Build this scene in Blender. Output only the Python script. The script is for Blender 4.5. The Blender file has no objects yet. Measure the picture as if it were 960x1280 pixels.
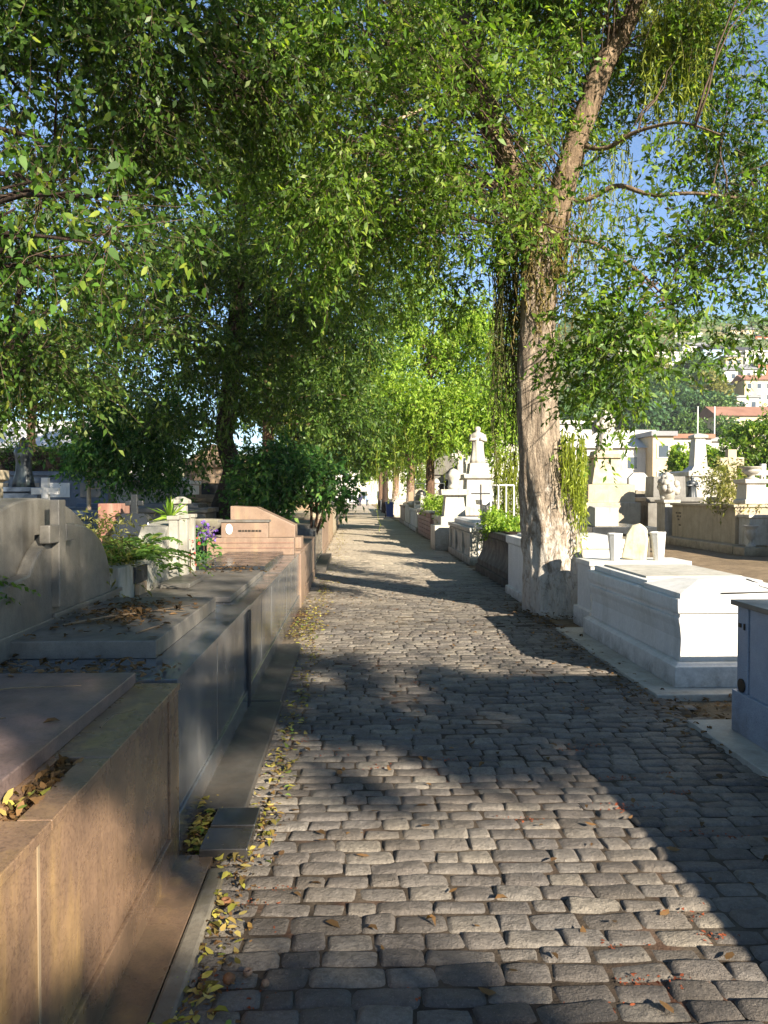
import bpy, math, random
import numpy as np
from mathutils import Vector, Matrix, noise as mnoise

random.seed(11)
rng = np.random.default_rng(11)
SC = bpy.context.scene
COL = SC.collection
F = 960.0
R = math.radians

# ------------------------------------------------------------------ camera
cam_d = bpy.data.cameras.new("camera")
cam = bpy.data.objects.new("camera", cam_d)
COL.objects.link(cam)
cam.location = (0, 0, 1.6)
cam.rotation_euler = (R(90 - 1.31), 0, R(-2.09))
cam_d.sensor_fit = 'HORIZONTAL'
cam_d.sensor_width = 36
cam_d.lens = 36
cam_d.clip_end = 3000
cam_d.clip_start = 0.05
SC.camera = cam
ROT = cam.rotation_euler.to_matrix()
CAMP = Vector(cam.location)


def at(px, py, Y):
    """the point at distance Y along the avenue that a reading of the photograph gives"""
    d = ROT @ Vector(((px - 480) / F, -(py - 640) / F, -1))
    return CAMP + d * (Y / d.y)


def gx(px, Y):
    return at(px, 618, Y).x


def gz(py, Y, px=480):
    return at(px, py, Y).z


# ------------------------------------------------------------------ sun and sky
ELEV = R(24)
SH = Vector((-0.56, 0.83, 0)).normalized()          # the way shadows fall
SUNDIR = Vector((SH.x * math.cos(ELEV), SH.y * math.cos(ELEV), -math.sin(ELEV)))
KX = SH.x / math.tan(ELEV)
KY = SH.y / math.tan(ELEV)
w = bpy.data.worlds.new("World")
SC.world = w
w.use_nodes = True
nt = w.node_tree
for n in list(nt.nodes):
    nt.nodes.remove(n)
sky = nt.nodes.new("ShaderNodeTexSky")
sky.sky_type = 'NISHITA'
sky.sun_disc = False
sky.sun_elevation = ELEV
sky.sun_rotation = math.atan2(-SH.x, -SH.y)
sky.air_density = 1.0
sky.dust_density = 0.1
sky.ozone_density = 4.5
bg = nt.nodes.new("ShaderNodeBackground")
bg.inputs[1].default_value = 0.062
wo = nt.nodes.new("ShaderNodeOutputWorld")
nt.links.new(sky.outputs[0], bg.inputs[0])
nt.links.new(bg.outputs[0], wo.inputs[0])
sl = bpy.data.lights.new("sun", 'SUN')
sl.energy = 5.0
sl.angle = R(0.55)
sl.color = (1.0, 0.90, 0.76)
so = bpy.data.objects.new("sun", sl)
COL.objects.link(so)
so.rotation_euler = SUNDIR.to_track_quat('-Z', 'Y').to_euler()
so.location = (20, -30, 40)
SC.view_settings.view_transform = 'Standard'
SC.view_settings.look = 'None'
SC.view_settings.exposure = 1.88
SC.view_settings.gamma = 1
SC.view_settings.use_curve_mapping = False


# ------------------------------------------------------------------ materials
def lin(c):
    if isinstance(c, str):
        c = c.lstrip('#')
        c = [int(c[i:i + 2], 16) / 255 for i in (0, 2, 4)]
        c = [x / 12.92 if x <= 0.04045 else ((x + 0.055) / 1.055) ** 2.4 for x in c]
    return (c[0], c[1], c[2], 1)


class NT:
    def __init__(s, name):
        s.m = bpy.data.materials.new(name)
        s.m.use_nodes = True
        s.t = s.m.node_tree
        for n in list(s.t.nodes):
            s.t.nodes.remove(n)
        s.out = s.n("ShaderNodeOutputMaterial")

    def n(s, typ, **kw):
        o = s.t.nodes.new(typ)
        for k, v in kw.items():
            setattr(o, k, v)
        return o

    def l(s, a, b):
        s.t.links.new(a, b)

    def noise(s, vec, scale, detail=4, rough=.55, dist=0):
        o = s.n("ShaderNodeTexNoise")
        o.inputs['Scale'].default_value = scale
        o.inputs['Detail'].default_value = detail
        o.inputs['Roughness'].default_value = rough
        o.inputs['Distortion'].default_value = dist
        if vec is not None:
            s.l(vec, o.inputs['Vector'])
        return o.outputs['Fac']

    def ramp(s, fac, stops, interp='LINEAR'):
        o = s.n("ShaderNodeValToRGB")
        o.color_ramp.interpolation = interp
        e = o.color_ramp.elements
        while len(e) < len(stops):
            e.new(0.5)
        for el, (p, c) in zip(e, stops):
            el.position = p
            el.color = c if len(c) == 4 else lin(c)
        s.l(fac, o.inputs[0])
        return o.outputs[0]

    def rng(s, fac, a, b, lo=0., hi=1.):
        o = s.n("ShaderNodeMapRange")
        o.inputs[1].default_value = a
        o.inputs[2].default_value = b
        o.inputs[3].default_value = lo
        o.inputs[4].default_value = hi
        s.l(fac, o.inputs[0])
        return o.outputs[0]

    def mix(s, fac, a, b, mode='MIX'):
        o = s.n("ShaderNodeMix", data_type='RGBA', blend_type=mode)
        if isinstance(fac, (int, float)):
            o.inputs[0].default_value = fac
        else:
            s.l(fac, o.inputs[0])
        for k, v in ((6, a), (7, b)):
            if isinstance(v, (tuple, list)):
                o.inputs[k].default_value = v
            else:
                s.l(v, o.inputs[k])
        return o.outputs[2]

    def math(s, op, a, b=None):
        o = s.n("ShaderNodeMath", operation=op)
        for k, v in ((0, a), (1, b)):
            if v is None:
                continue
            if isinstance(v, (int, float)):
                o.inputs[k].default_value = v
            else:
                s.l(v, o.inputs[k])
        return o.outputs[0]

    def pos(s, scale=(1, 1, 1)):
        g = s.n("ShaderNodeNewGeometry")
        m = s.n("ShaderNodeMapping")
        m.inputs['Scale'].default_value = scale
        s.l(g.outputs['Position'], m.inputs[0])
        return m.outputs[0]

    def bump(s, h, strength=.3, dist=.01):
        o = s.n("ShaderNodeBump")
        o.inputs['Strength'].default_value = strength
        o.inputs['Distance'].default_value = dist
        s.l(h, o.inputs['Height'])
        return o.outputs[0]

    def principled(s, col, rough=.6, spec=.4, nrm=None, metal=0):
        o = s.n("ShaderNodeBsdfPrincipled")
        if isinstance(col, (tuple, list)):
            o.inputs['Base Color'].default_value = col
        else:
            s.l(col, o.inputs['Base Color'])
        if isinstance(rough, (int, float)):
            o.inputs['Roughness'].default_value = rough
        else:
            s.l(rough, o.inputs['Roughness'])
        o.inputs['Specular IOR Level'].default_value = spec
        o.inputs['Metallic'].default_value = metal
        if nrm is not None:
            s.l(nrm, o.inputs['Normal'])
        s.l(o.outputs[0], s.out.inputs[0])
        return o


def stone(name, c1, c2, scale=3, rough=.6, spec=.4, speck=None, stain=None, stain_amt=.5, bump=.25, fine=60, moss=None, shine=0, streak=0, mott=.3, grime=.6, sps=170):
    """mottled stone or plaster: two tones, grain, streaks that run down, patches of growth"""
    t = NT(name)
    p = t.pos()
    base = t.mix(t.rng(t.noise(p, scale, 6, .6, .4), .3, .7), lin(c1), lin(c2))
    grain = t.noise(p, fine, 5, .7)
    if speck:
        sp = t.rng(t.noise(p, sps, 3, .8), .5, .6)
        base = t.mix(t.math('MULTIPLY', sp, .5), base, lin(speck))
    else:
        base = t.mix(t.rng(grain, .25, .75, 0, .35), base, t.mix(.5, base, (0, 0, 0, 1)))
    base = t.mix(t.rng(t.noise(p, 19, 5, .65), .3, .72, 0, mott), base, t.mix(.45, base, (0, 0, 0, 1)))
    if streak:
        fs = t.noise(t.pos((34, 34, 1.1)), 1, 4, .6, .2)
        base = t.mix(t.rng(fs, .42, .7, 0, streak), base, t.mix(.55, base, (0, 0, 0, 1)))
    if stain:
        st = t.noise(t.pos((7, 7, .7)), 1.2, 5, .65, .3)
        big = t.noise(p, 1.7, 4, .6)
        base = t.mix(t.math('MULTIPLY', t.rng(st, .48, .68, 0, stain_amt), t.rng(big, .35, .6)), base, lin(stain))
    if moss:
        base = t.mix(t.rng(t.noise(p, 2.6, 6, .65), .54, .68, 0, .85), base, lin(moss))
    if grime:
        sx = t.n("ShaderNodeSeparateXYZ")
        t.l(p, sx.inputs[0])
        gz_ = t.math('ADD', t.rng(sx.outputs[2], -.02, .3, 1, 0), t.rng(t.noise(p, 5, 6, .7), .3, .7, -.45, .35))
        base = t.mix(t.rng(gz_, .35, 1.1, 0, grime), base, lin('#544838'))
    ro = t.rng(t.noise(p, 5, 4), .3, .7, max(rough - .12 - shine, .05), min(rough + .12, 1))
    h = t.math('ADD', t.math('MULTIPLY', grain, .5), t.math('MULTIPLY', t.noise(p, fine * .2, 4), .9))
    t.principled(base, ro, spec, t.bump(h, bump, .012))
    return t.m


def plain(name, c, rough=.5, metal=0, spec=.4):
    t = NT(name)
    p = t.pos()
    base = t.mix(t.rng(t.noise(p, 9, 5), .3, .7, 0, .4), lin(c), t.mix(.4, lin(c), (0, 0, 0, 1)))
    t.principled(base, rough, spec, None, metal)
    return t.m


def leafmat(name, stops, trans=.4, rough=.42, patch=None):
    t = NT(name)
    g = t.n("ShaderNodeNewGeometry")
    col = t.ramp(g.outputs['Random Per Island'], [(i / max(len(stops) - 1, 1), lin(c)) for i, c in enumerate(stops)])
    p = t.pos()
    col = t.mix(t.rng(t.noise(p, .55, 3), .38, .66, 0, .55), col, t.mix(.6, col, lin(patch or '#5a6a20')))
    col = t.mix(t.rng(t.noise(p, 22, 2), .3, .7, 0, .3), col, (0.02, .03, .005, 1))
    pr = t.n("ShaderNodeBsdfPrincipled")
    t.l(col, pr.inputs['Base Color'])
    pr.inputs['Roughness'].default_value = rough
    pr.inputs['Specular IOR Level'].default_value = .22
    tr = t.n("ShaderNodeBsdfTranslucent")
    t.l(t.mix(1, col, (1.6, 1.6, .6, 1), 'MULTIPLY'), tr.inputs[0])
    mx = t.n("ShaderNodeMixShader")
    mx.inputs[0].default_value = trans
    t.l(pr.outputs[0], mx.inputs[1])
    t.l(tr.outputs[0], mx.inputs[2])
    t.l(mx.outputs[0], t.out.inputs[0])
    return t.m


def barkmat(name, dark, mid, pale, white=None, wz=1.6):
    t = NT(name)
    p = t.pos((1, 1, .22))
    n1 = t.noise(p, 11, 8, .7, .9)
    n2 = t.noise(t.pos((1, 1, .6)), 30, 5, .7)
    col = t.ramp(n1, [(.25, lin(dark)), (.5, lin(mid)), (.72, lin(pale))])
    col = t.mix(t.rng(n2, .35, .7, 0, .5), col, lin(dark))
    if white:
        g = t.n("ShaderNodeNewGeometry")
        sx = t.n("ShaderNodeSeparateXYZ")
        t.l(g.outputs['Position'], sx.inputs[0])
        fall = t.rng(sx.outputs[2], wz * .2, wz * 1.5, 1, 0)
        flake = t.noise(t.pos((1, 1, .5)), 14, 6, .7, .4)
        f = t.rng(t.math('ADD', flake, t.math('MULTIPLY', fall, .36)), .68, .84, 0, .62)
        col = t.mix(f, col, lin(white))
    h = t.math('ADD', t.math('MULTIPLY', n1, 1.4), t.math('MULTIPLY', n2, .6))
    t.principled(col, .85, .2, t.bump(h, 1.0, .06))
    return t.m


M = {}
M['white'] = stone('white paint', '#d5d2cb', '#c8c5bc', 2.2, .55, .3, stain='#9a978a', stain_amt=.45, bump=.2, fine=40)
M['white2'] = stone('aged whitewash', '#c4bfb2', '#aaa596', 2.5, .65, .25, stain='#6f6a5b', stain_amt=.75, bump=.3, fine=40, mott=.4)
M['marble'] = stone('weathered marble', '#bdb7aa', '#9a9487', 2, .5, .4, stain='#6b6659', stain_amt=.75, bump=.2, fine=50, mott=.4)
M['cream'] = stone('cream stone', '#b3a58b', '#978a72', 2.4, .6, .3, stain='#655b49', stain_amt=.65, bump=.2, mott=.4)
M['tan'] = stone('tan plaster', '#a08a70', '#87735c', 2, .7, .2, stain='#5c4f3f', stain_amt=.6, bump=.25, mott=.4)
M['brown'] = stone('brown granite', '#8e7258', '#6c5646', 1.6, .28, .5, speck='#4d3a31', stain='#b08f58', stain_amt=.6, bump=.05, fine=90, streak=.28, mott=.45, sps=95)
M['brown_dk'] = stone('brown granite lid', '#71605a', '#574943', 2.2, .4, .5, speck='#3d322d', stain='#8d7668', stain_amt=.4, bump=.12, fine=90, mott=.55, sps=95)
M['grey'] = stone('grey polished granite', '#6a6b6a', '#4d4f50', 1.4, .16, .6, speck='#2f3133', stain='#7d7a72', stain_amt=.4, bump=.04, fine=90, streak=.2, mott=.35, sps=110)
M['grey_lt'] = stone('grey granite', '#757167', '#57534c', 2.0, .4, .45, speck='#4f4b46', stain='#47433b', stain_amt=.65, bump=.2, fine=90, mott=.5, streak=.25, sps=110)
M['grey_top'] = stone('weathered grey slab', '#7a746b', '#56524c', 2.4, .5, .4, speck='#4a4744', stain='#48433c', stain_amt=.5, bump=.25, fine=70, moss='#4c4334', mott=.6)
M['step_dk'] = stone('dark worn step', '#55534e', '#3f3d39', 2.4, .55, .35, speck='#333230', stain='#2f2b26', stain_amt=.5, bump=.25, fine=70, mott=.6, grime=.3)
M['black'] = stone('black granite', '#1d1f21', '#26292b', 2, .22, .5, speck='#34373a', bump=.05, fine=90, grime=.25)
M['char'] = stone('charcoal granite', '#27292b', '#313234', 2, .62, .25, bump=.1, grime=.3)
M['base'] = stone('pale base slab', '#bdb8aa', '#a39d8f', 2.5, .7, .25, stain='#7f7868', stain_amt=.5, bump=.3, fine=40, grime=0, mott=.4)
M['pale'] = stone('white plaster in shade', '#a9a598', '#8d897d', 2.5, .65, .25, stain='#5f5b4e', stain_amt=.75, bump=.3, fine=40, mott=.4)  # white greyed down: shade on headstone and posts put into the colour
M['bluegrey'] = stone('blue grey granite', '#98a0aa', '#818a96', 2, .42, .5, speck='#47525f', bump=.07, fine=90)
M['pink'] = stone('pink granite', '#8b7562', '#715c4d', 2.2, .45, .45, speck='#55443a', stain='#a08a68', stain_amt=.5, bump=.12, fine=80, mott=.45)
M['redbrown'] = stone('red brown stone', '#8d6555', '#6f4d42', 2.2, .6, .3, stain='#b79a86', stain_amt=.5, bump=.2)
M['concrete'] = stone('old concrete', '#8f8878', '#746e61', 2.6, .85, .2, stain='#4d483d', stain_amt=.6, bump=.5, fine=45, moss='#585540')
M['darkcon'] = stone('dark lichen concrete', '#6f695c', '#565247', 2.6, .85, .2, stain='#37352c', stain_amt=.7, bump=.5, fine=45, moss='#43432f')
M['mossy'] = stone('mossy marble', '#cfc8b0', '#bdb293', 5, .7, .2, stain='#7d7a3a', stain_amt=.6, bump=.4, moss='#98913f')
M['terracotta'] = stone('terracotta', '#b0613d', '#97502f', 6, .8, .2, stain='#6d3e2a', stain_amt=.5, bump=.3)
M['bronze'] = stone('dark bronze', '#2a3033', '#1c2123', 5, .4, .6, stain='#4d5f5c', stain_amt=.5, bump=.2)
M['bluestone'] = stone('blue grey stone', '#515d6c', '#414c59', 2.2, .5, .4, stain='#2c333b', stain_amt=.5, bump=.15)
M['iron'] = plain('black iron', '#202224', .5, .6)
M['steel'] = plain('white painted tube', '#c9c8bf', .5)
M['gap'] = plain('dark recess', '#16130f', .9)
M['letter'] = plain('bronze lettering', '#3b342b', .5, .5)
M['porcelain'] = plain('porcelain', '#d5d2cb', .25)
M['soil'] = stone('planter soil', '#3b2f24', '#2a2119', 12, .95, .1, bump=.8, fine=80)
M['seam'] = plain('pale joint', '#8d7a60', .6)
M['purple'] = plain('purple petals', '#5c3f86', .6)
M['redpetal'] = plain('red petals', '#b23c34', .6)
M['glass'] = plain('dark window', '#39424b', .15, 0, .6)
M['blue'] = plain('blue plastic', '#163a78', .45)
M['rubber'] = plain('black rubber', '#151515', .8)
M['carpaint'] = plain('white car paint', '#d8d8d6', .25, 0, .6)
M['lamp'] = plain('headlamp glass', '#c8ccd0', .15, 0, .7)
M['skin'] = plain('skin', '#8a5f48', .6)
M['navy'] = plain('navy cloth', '#1a2340', .8)
M['bluecloth'] = plain('pale blue cloth', '#8fa6c8', .8)
M['jeans'] = plain('blue jeans', '#31415e', .8)
M['hair'] = plain('dark hair', '#17120e', .6)
M['nut'] = stone('seed husk', '#9a6a45', '#6d452b', 30, .7, .2, bump=.6, fine=120)
M['nut2'] = stone('pale seed', '#a8907a', '#83695a', 30, .7, .2, bump=.6, fine=120)

LEAF = ['#22401a', '#2f561f', '#3d6a25', '#4c7a2c', '#6b8f3c']
M['leaf_main'] = leafmat('avenue leaves', ['#2f491c', '#3f5f22', '#55792a', '#6c8f34', '#9dab54'], .5, patch='#6f7d2c')
M['leaf_dark'] = leafmat('dark avenue leaves', ['#263a1a', '#344e20', '#456328', '#567731', '#808d48'], .46, patch='#52632a')
M['leaf_near'] = leafmat('broad glossy leaves', ['#233c18', '#304d1c', '#426624', '#557a2a', '#929c3c'], .42, .5, patch='#4f6a22')
M['leaf_lime'] = leafmat('lime leaves', ['#4c6b22', '#648629', '#7e9f36', '#9bb448', '#b3c25c'], .48, patch='#86a03c')
M['leaf_deep'] = leafmat('deep green leaves', ['#203f20', '#2c5226', '#3c662c', '#4f7a34', '#7a9646'], .35, .6, patch='#2c5a28')
M['leaf_olive'] = leafmat('olive leaves', ['#4d5426', '#656a30', '#7d803c', '#8f8f4c', '#a39c64'], .35, patch='#7a6f40')
M['strand'] = leafmat('hanging strands', ['#5b6a22', '#77852c', '#93a038', '#a8ad4c'], .35, .5, patch='#7b7a38')
M['strand_br'] = leafmat('brown moss strands', ['#4d4429', '#6a5d38', '#857547', '#9a8a5a'], .25, .8, patch='#6a5a38')
M['strand_shade'] = leafmat('shaded strands', ['#3a3c22', '#4c4e2c', '#5d5c36', '#6b673c'], .25, .7, patch='#4d4630')  # darker copy of the strands, the shadow they hang in put into colour
M['fern'] = leafmat('fern leaves', ['#33511f', '#476a2a', '#5f8036', '#869a4a'], .4, .5)
M['hill_leaf'] = leafmat('hillside leaves', ['#3a5a34', '#4a6c3a', '#5d7f42', '#7d9650'], .3, patch='#6d7d45')
M['hill_dark'] = leafmat('dark hillside leaves', ['#33523a', '#3f6040', '#4c6e44', '#61804c'], .3, patch='#4d6640')  # hill greens paled, the haze put into their colour
M['litter'] = leafmat('fallen leaves', ['#5d5426', '#9a9a3c', '#c5b658', '#8a6a38', '#d0c070', '#7a5a34', '#7fa04a'], .2, .7, patch='#7a6a35')
M['litter_brown'] = leafmat('dry leaves', ['#30241a', '#5a4128', '#7d5c38', '#96714a', '#4a3424'], .2, .8, patch='#5a452a')
M['redcrumb'] = leafmat('red blossom crumbs', ['#7d3a24', '#984c30', '#a85a3a', '#6a3322'], .2, .8, patch='#8a4a30')
M['bark'] = barkmat('grey flaking bark', '#3b322a', '#8f806e', '#c4b39c', '#d2cabd', 1.7)
M['bark_tan'] = barkmat('tan ridged bark', '#3a2f25', '#806c55', '#ad977c')
M['bark_dk'] = barkmat('dark bark', '#241c16', '#3d3026', '#55453a')
M['bark_mid'] = barkmat('brown bark', '#36291f', '#5f4a3a', '#85694f')
M['bark_wash'] = barkmat('whitewashed bark', '#4a382c', '#7a5f4a', '#9c8068', '#d6cfc2', 2.2)
M['twig'] = plain('dead twigs', '#b8a284', .8)
M['twig_fall'] = plain('weathered twigs', '#75634c', .9)
M['twig_dk'] = plain('brown twigs', '#4a3a2c', .85)


# ground and cobbles
def m_ground():
    t = NT('packed earth')
    p = t.pos()
    c = t.mix(t.rng(t.noise(p, .7, 6, .6, .5), .35, .65), lin('#8d7a60'), lin('#6e5f4b'))
    c = t.mix(t.rng(t.noise(p, 6, 6, .7), .45, .7, 0, .7), c, lin('#4a4032'))
    c = t.mix(t.rng(t.noise(p, 90, 3, .8), .55, .7, 0, .5), c, lin('#b3a184'))
    h = t.math('ADD', t.noise(p, 14, 6, .7), t.noise(p, 80, 4, .7))
    t.principled(c, .95, .1, t.bump(h, .8, .02))
    return t.m


def far_sunlit(t, p, c):
    """sunlight on the farther setts, put into the colour as a pale sandy tone"""
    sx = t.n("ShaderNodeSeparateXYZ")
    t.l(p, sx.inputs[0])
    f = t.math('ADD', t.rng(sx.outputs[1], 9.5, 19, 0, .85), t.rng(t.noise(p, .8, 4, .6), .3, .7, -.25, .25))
    return t.mix(t.rng(f, 0, 1), c, lin('#a69a86'))  # paler with distance, standing in for brighter sun down the path


def m_cobble():
    t = NT('worn granite setts')
    g = t.n("ShaderNodeNewGeometry")
    p = t.pos()
    c = t.ramp(g.outputs['Random Per Island'], [(0, lin('#544f49')), (.3, lin('#66605a')), (.65, lin('#767068')), (1, lin('#8a8274'))])
    c = t.mix(t.rng(t.noise(p, 2.2, 5, .6), .4, .7, 0, .5), c, lin('#6b5f50'))
    c = t.mix(t.rng(t.noise(p, 16, 6, .75), .42, .7, 0, .55), c, lin('#453f37'))
    c = t.mix(t.rng(t.noise(p, 55, 6, .75), .42, .72, 0, .65), c, lin('#3a352f'))
    c = far_sunlit(t, p, c)
    c = t.mix(t.rng(t.noise(p, 140, 3, .8), .58, .72, 0, .5), c, lin('#a89c8a'))
    h = t.math('ADD', t.math('MULTIPLY', t.noise(p, 26, 6, .7), 1.2), t.math('MULTIPLY', t.noise(p, 120, 4, .7), .5))
    t.principled(c, t.rng(t.noise(p, 9, 4), .3, .7, .5, .8), .35, t.bump(h, 1.0, .016))
    return t.m


def m_joint():
    t = NT('dirt in joints')
    p = t.pos()
    c = t.mix(t.rng(t.noise(p, 8, 6, .7), .35, .65), lin('#2f2821'), lin('#544a3e'))
    c = t.mix(t.rng(t.noise(p, 1.3, 4, .6), .56, .7, 0, .4), c, lin('#7a4a34'))
    c = far_sunlit(t, p, c)
    t.principled(c, .95, .1, t.bump(t.noise(p, 60, 5, .7), .8, .01))
    return t.m


M['ground'] = m_ground()
M['cobble'] = m_cobble()
M['joint'] = m_joint()


def m_paving_far():
    t = NT('far setts')
    p = t.pos()
    b = t.n("ShaderNodeTexBrick")
    t.l(p, b.inputs['Vector'])
    b.inputs['Color1'].default_value = lin('#6e675d')
    b.inputs['Color2'].default_value = lin('#857a6a')
    b.inputs['Mortar'].default_value = lin('#453a2e')
    b.inputs['Scale'].default_value = 1
    b.inputs['Brick Width'].default_value = .205
    b.inputs['Row Height'].default_value = .12
    b.inputs['Mortar Size'].default_value = .008
    c = far_sunlit(t, p, b.outputs[0])
    t.principled(c, .8, .2, t.bump(t.noise(p, 30, 5), .6, .02))
    return t.m


M['cobble_far'] = m_paving_far()

# ------------------------------------------------------------------ mesh building
ORG = {}


def tag(o, label=None, cat=None, group=None, kind=None):
    if label:
        o['label'] = label
    if cat:
        o['category'] = cat
    if group:
        o['group'] = group
    if kind:
        o['kind'] = kind
    return o


def thing(name, label, cat, loc=(0, 0, 0), group=None):
    o = bpy.data.objects.new(name, None)
    COL.objects.link(o)
    o.location = loc
    o.empty_display_size = .2
    ORG[o.name] = Vector(loc)
    return tag(o, label, cat, group)


class MB:
    def __init__(s):
        s.v = []
        s.f = []

    def add(s, v, f, m=None):
        b = len(s.v)
        s.v += [tuple(m @ Vector(p)) if m is not None else tuple(p) for p in v]
        s.f += [tuple(i + b for i in q) for q in f]
        return s

    def box(s, x0, x1, y0, y1, z0, z1, m=None):
        return s.loft([[(x0, y0, z0), (x1, y0, z0), (x1, y1, z0), (x0, y1, z0)], [(x0, y0, z1), (x1, y0, z1), (x1, y1, z1), (x0, y1, z1)]], m)

    def loft(s, secs, m=None, caps=True):
        n = len(secs[0])
        v = [p for q in secs for p in q]
        f = []
        for i in range(len(secs) - 1):
            for j in range(n):
                k = (j + 1) % n
                f.append((i * n + j, i * n + k, (i + 1) * n + k, (i + 1) * n + j))
        if caps:
            f.append(tuple(range(n - 1, -1, -1)))
            f.append(tuple((len(secs) - 1) * n + j for j in range(n)))
        return s.add(v, f, m)

    def rect(s, x0, x1, y0, y1, prof, m=None):
        """rectangular sections; prof = (z, outward offset) or (z, ox, oy)"""
        secs = []
        for q in prof:
            z, ox = q[0], q[1]
            oy = q[2] if len(q) > 2 else ox
            secs.append([(x0 - ox, y0 - oy, z), (x1 + ox, y0 - oy, z), (x1 + ox, y1 + oy, z), (x0 - ox, y1 + oy, z)])
        return s.loft(secs, m)

    def lathe(s, prof, c=(0, 0, 0), n=20, fold=None, m=None, sq=1.0):
        secs = []
        for i, (r, z) in enumerate(prof):
            ring = []
            for j in range(n):
                a = 2 * math.pi * j / n
                k = fold(a, z) if fold else 1
                ring.append((c[0] + r * k * math.cos(a), c[1] + r * k * sq * math.sin(a), c[2] + z))
            secs.append(ring)
        return s.loft(secs, m)

    def tube(s, pts, rad, n=8, caps=True, wob=0, seed=0):
        pts = [Vector(p) for p in pts]
        secs = []
        up = Vector((.13, .97, .2)).normalized()
        for i, p in enumerate(pts):
            t = (pts[min(i + 1, len(pts) - 1)] - pts[max(i - 1, 0)]).normalized()
            a = t.cross(up).normalized()
            b = t.cross(a).normalized()
            r = rad[i] if isinstance(rad, (list, tuple)) else rad
            ring = []
            for j in range(n):
                q = 2 * math.pi * j / n
                k = 1
                if wob:
                    k += wob * mnoise.noise(Vector((math.cos(q) * 1.7 + seed, math.sin(q) * 1.7, p.z * 1.1 + p.x)))
                ring.append(p + (a * math.cos(q) + b * math.sin(q)) * r * k)
            secs.append(ring)
        return s.loft(secs, None, caps)

    def prism(s, poly, axis, a0, a1, m=None):
        """extrude a 2d outline along axis: 'x' (poly in y,z), 'y' (poly in x,z), 'z' (poly in x,y)"""
        def P(p, a):
            return {'x': (a, p[0], p[1]), 'y': (p[0], a, p[1]), 'z': (p[0], p[1], a)}[axis]
        return s.loft([[P(p, a0) for p in poly], [P(p, a1) for p in poly]], m)

    def build(s, name, mat, parent=None, bevel=0, smooth=False, org=None, segs=2, subd=0):
        me = bpy.data.meshes.new(name)
        if parent is not None and parent.name in ORG:
            org = ORG[parent.name]
        org = Vector(org) if org is not None else Vector((0, 0, 0))
        me.from_pydata([(p[0] - org.x, p[1] - org.y, p[2] - org.z) for p in s.v], [], s.f)
        import bmesh
        bm = bmesh.new()
        bm.from_mesh(me)
        bmesh.ops.recalc_face_normals(bm, faces=bm.faces)
        bm.to_mesh(me)
        bm.free()
        mats = mat if isinstance(mat, (list, tuple)) else [mat]
        for q in mats:
            me.materials.append(M[q] if isinstance(q, str) else q)
        if smooth:
            me.polygons.foreach_set('use_smooth', [True] * len(me.polygons))
        o = bpy.data.objects.new(name, me)
        COL.objects.link(o)
        if parent is not None:
            o.parent = parent
        else:
            o.location = org
        ORG[o.name] = org
        if bevel:
            b = o.modifiers.new('edge', 'BEVEL')
            b.width = bevel
            b.segments = segs
            b.limit_method = 'ANGLE'
            b.angle_limit = R(35)
        if subd:
            b = o.modifiers.new('round', 'SUBSURF')
            b.levels = subd
            b.render_levels = subd
        return o


def npmesh(name, V, nper, mat, parent=None, org=(0, 0, 0), mats_idx=None, smooth=False):
    """a mesh of len(V)/nper separate polygons with nper corners"""
    n = len(V)
    me = bpy.data.meshes.new(name)
    org = np.array(ORG[parent.name] if parent is not None and parent.name in ORG else org, dtype=np.float64)
    me.vertices.add(n)
    me.vertices.foreach_set('co', (V - org).astype(np.float32).ravel())
    nf = n // nper
    me.loops.add(n)
    me.loops.foreach_set('vertex_index', np.arange(n, dtype=np.int32))
    me.polygons.add(nf)
    me.polygons.foreach_set('loop_start', np.arange(0, n, nper, dtype=np.int32))
    me.polygons.foreach_set('loop_total', np.full(nf, nper, dtype=np.int32))
    for q in (mat if isinstance(mat, (list, tuple)) else [mat]):
        me.materials.append(M[q])
    me.update()
    me.validate()
    o = bpy.data.objects.new(name, me)
    COL.objects.link(o)
    if parent is not None:
        o.parent = parent
    else:
        o.location = org
    ORG[o.name] = Vector(org)
    return o


def unit(a):
    return a / np.maximum(np.linalg.norm(a, axis=-1, keepdims=True), 1e-9)


def leaf_quads(P, D, L, W, curl=.25):
    """one folded four-cornered leaf per row: base P, direction D, length L, width W"""
    n = len(P)
    side = unit(np.cross(D, unit(rng.normal(size=(n, 3)))))
    nrm = np.cross(D, side)
    L = L[:, None]
    W = W[:, None]
    v = np.empty((n, 4, 3))
    v[:, 0] = P
    v[:, 1] = P + D * L * .45 + side * W * .5 + nrm * W * curl
    v[:, 2] = P + D * L - np.array([0, 0, 1]) * L * .12
    v[:, 3] = P + D * L * .45 - side * W * .5 + nrm * W * curl
    return v.reshape(-1, 3)


def leaf_hex(V):
    """rounder outlines for leaves that show large"""
    q = V.reshape(-1, 4, 3)
    b, l, t, r = q[:, 0], q[:, 1], q[:, 2], q[:, 3]
    m = (b + t) / 2
    o = np.stack([b, m + (l - m) * .95 + (b - m) * .42, m + (l - m) * .8 + (t - m) * .38, t, m + (r - m) * .8 + (t - m) * .38, m + (r - m) * .95 + (b - m) * .42], 1)
    return o.reshape(-1, 3)


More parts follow.
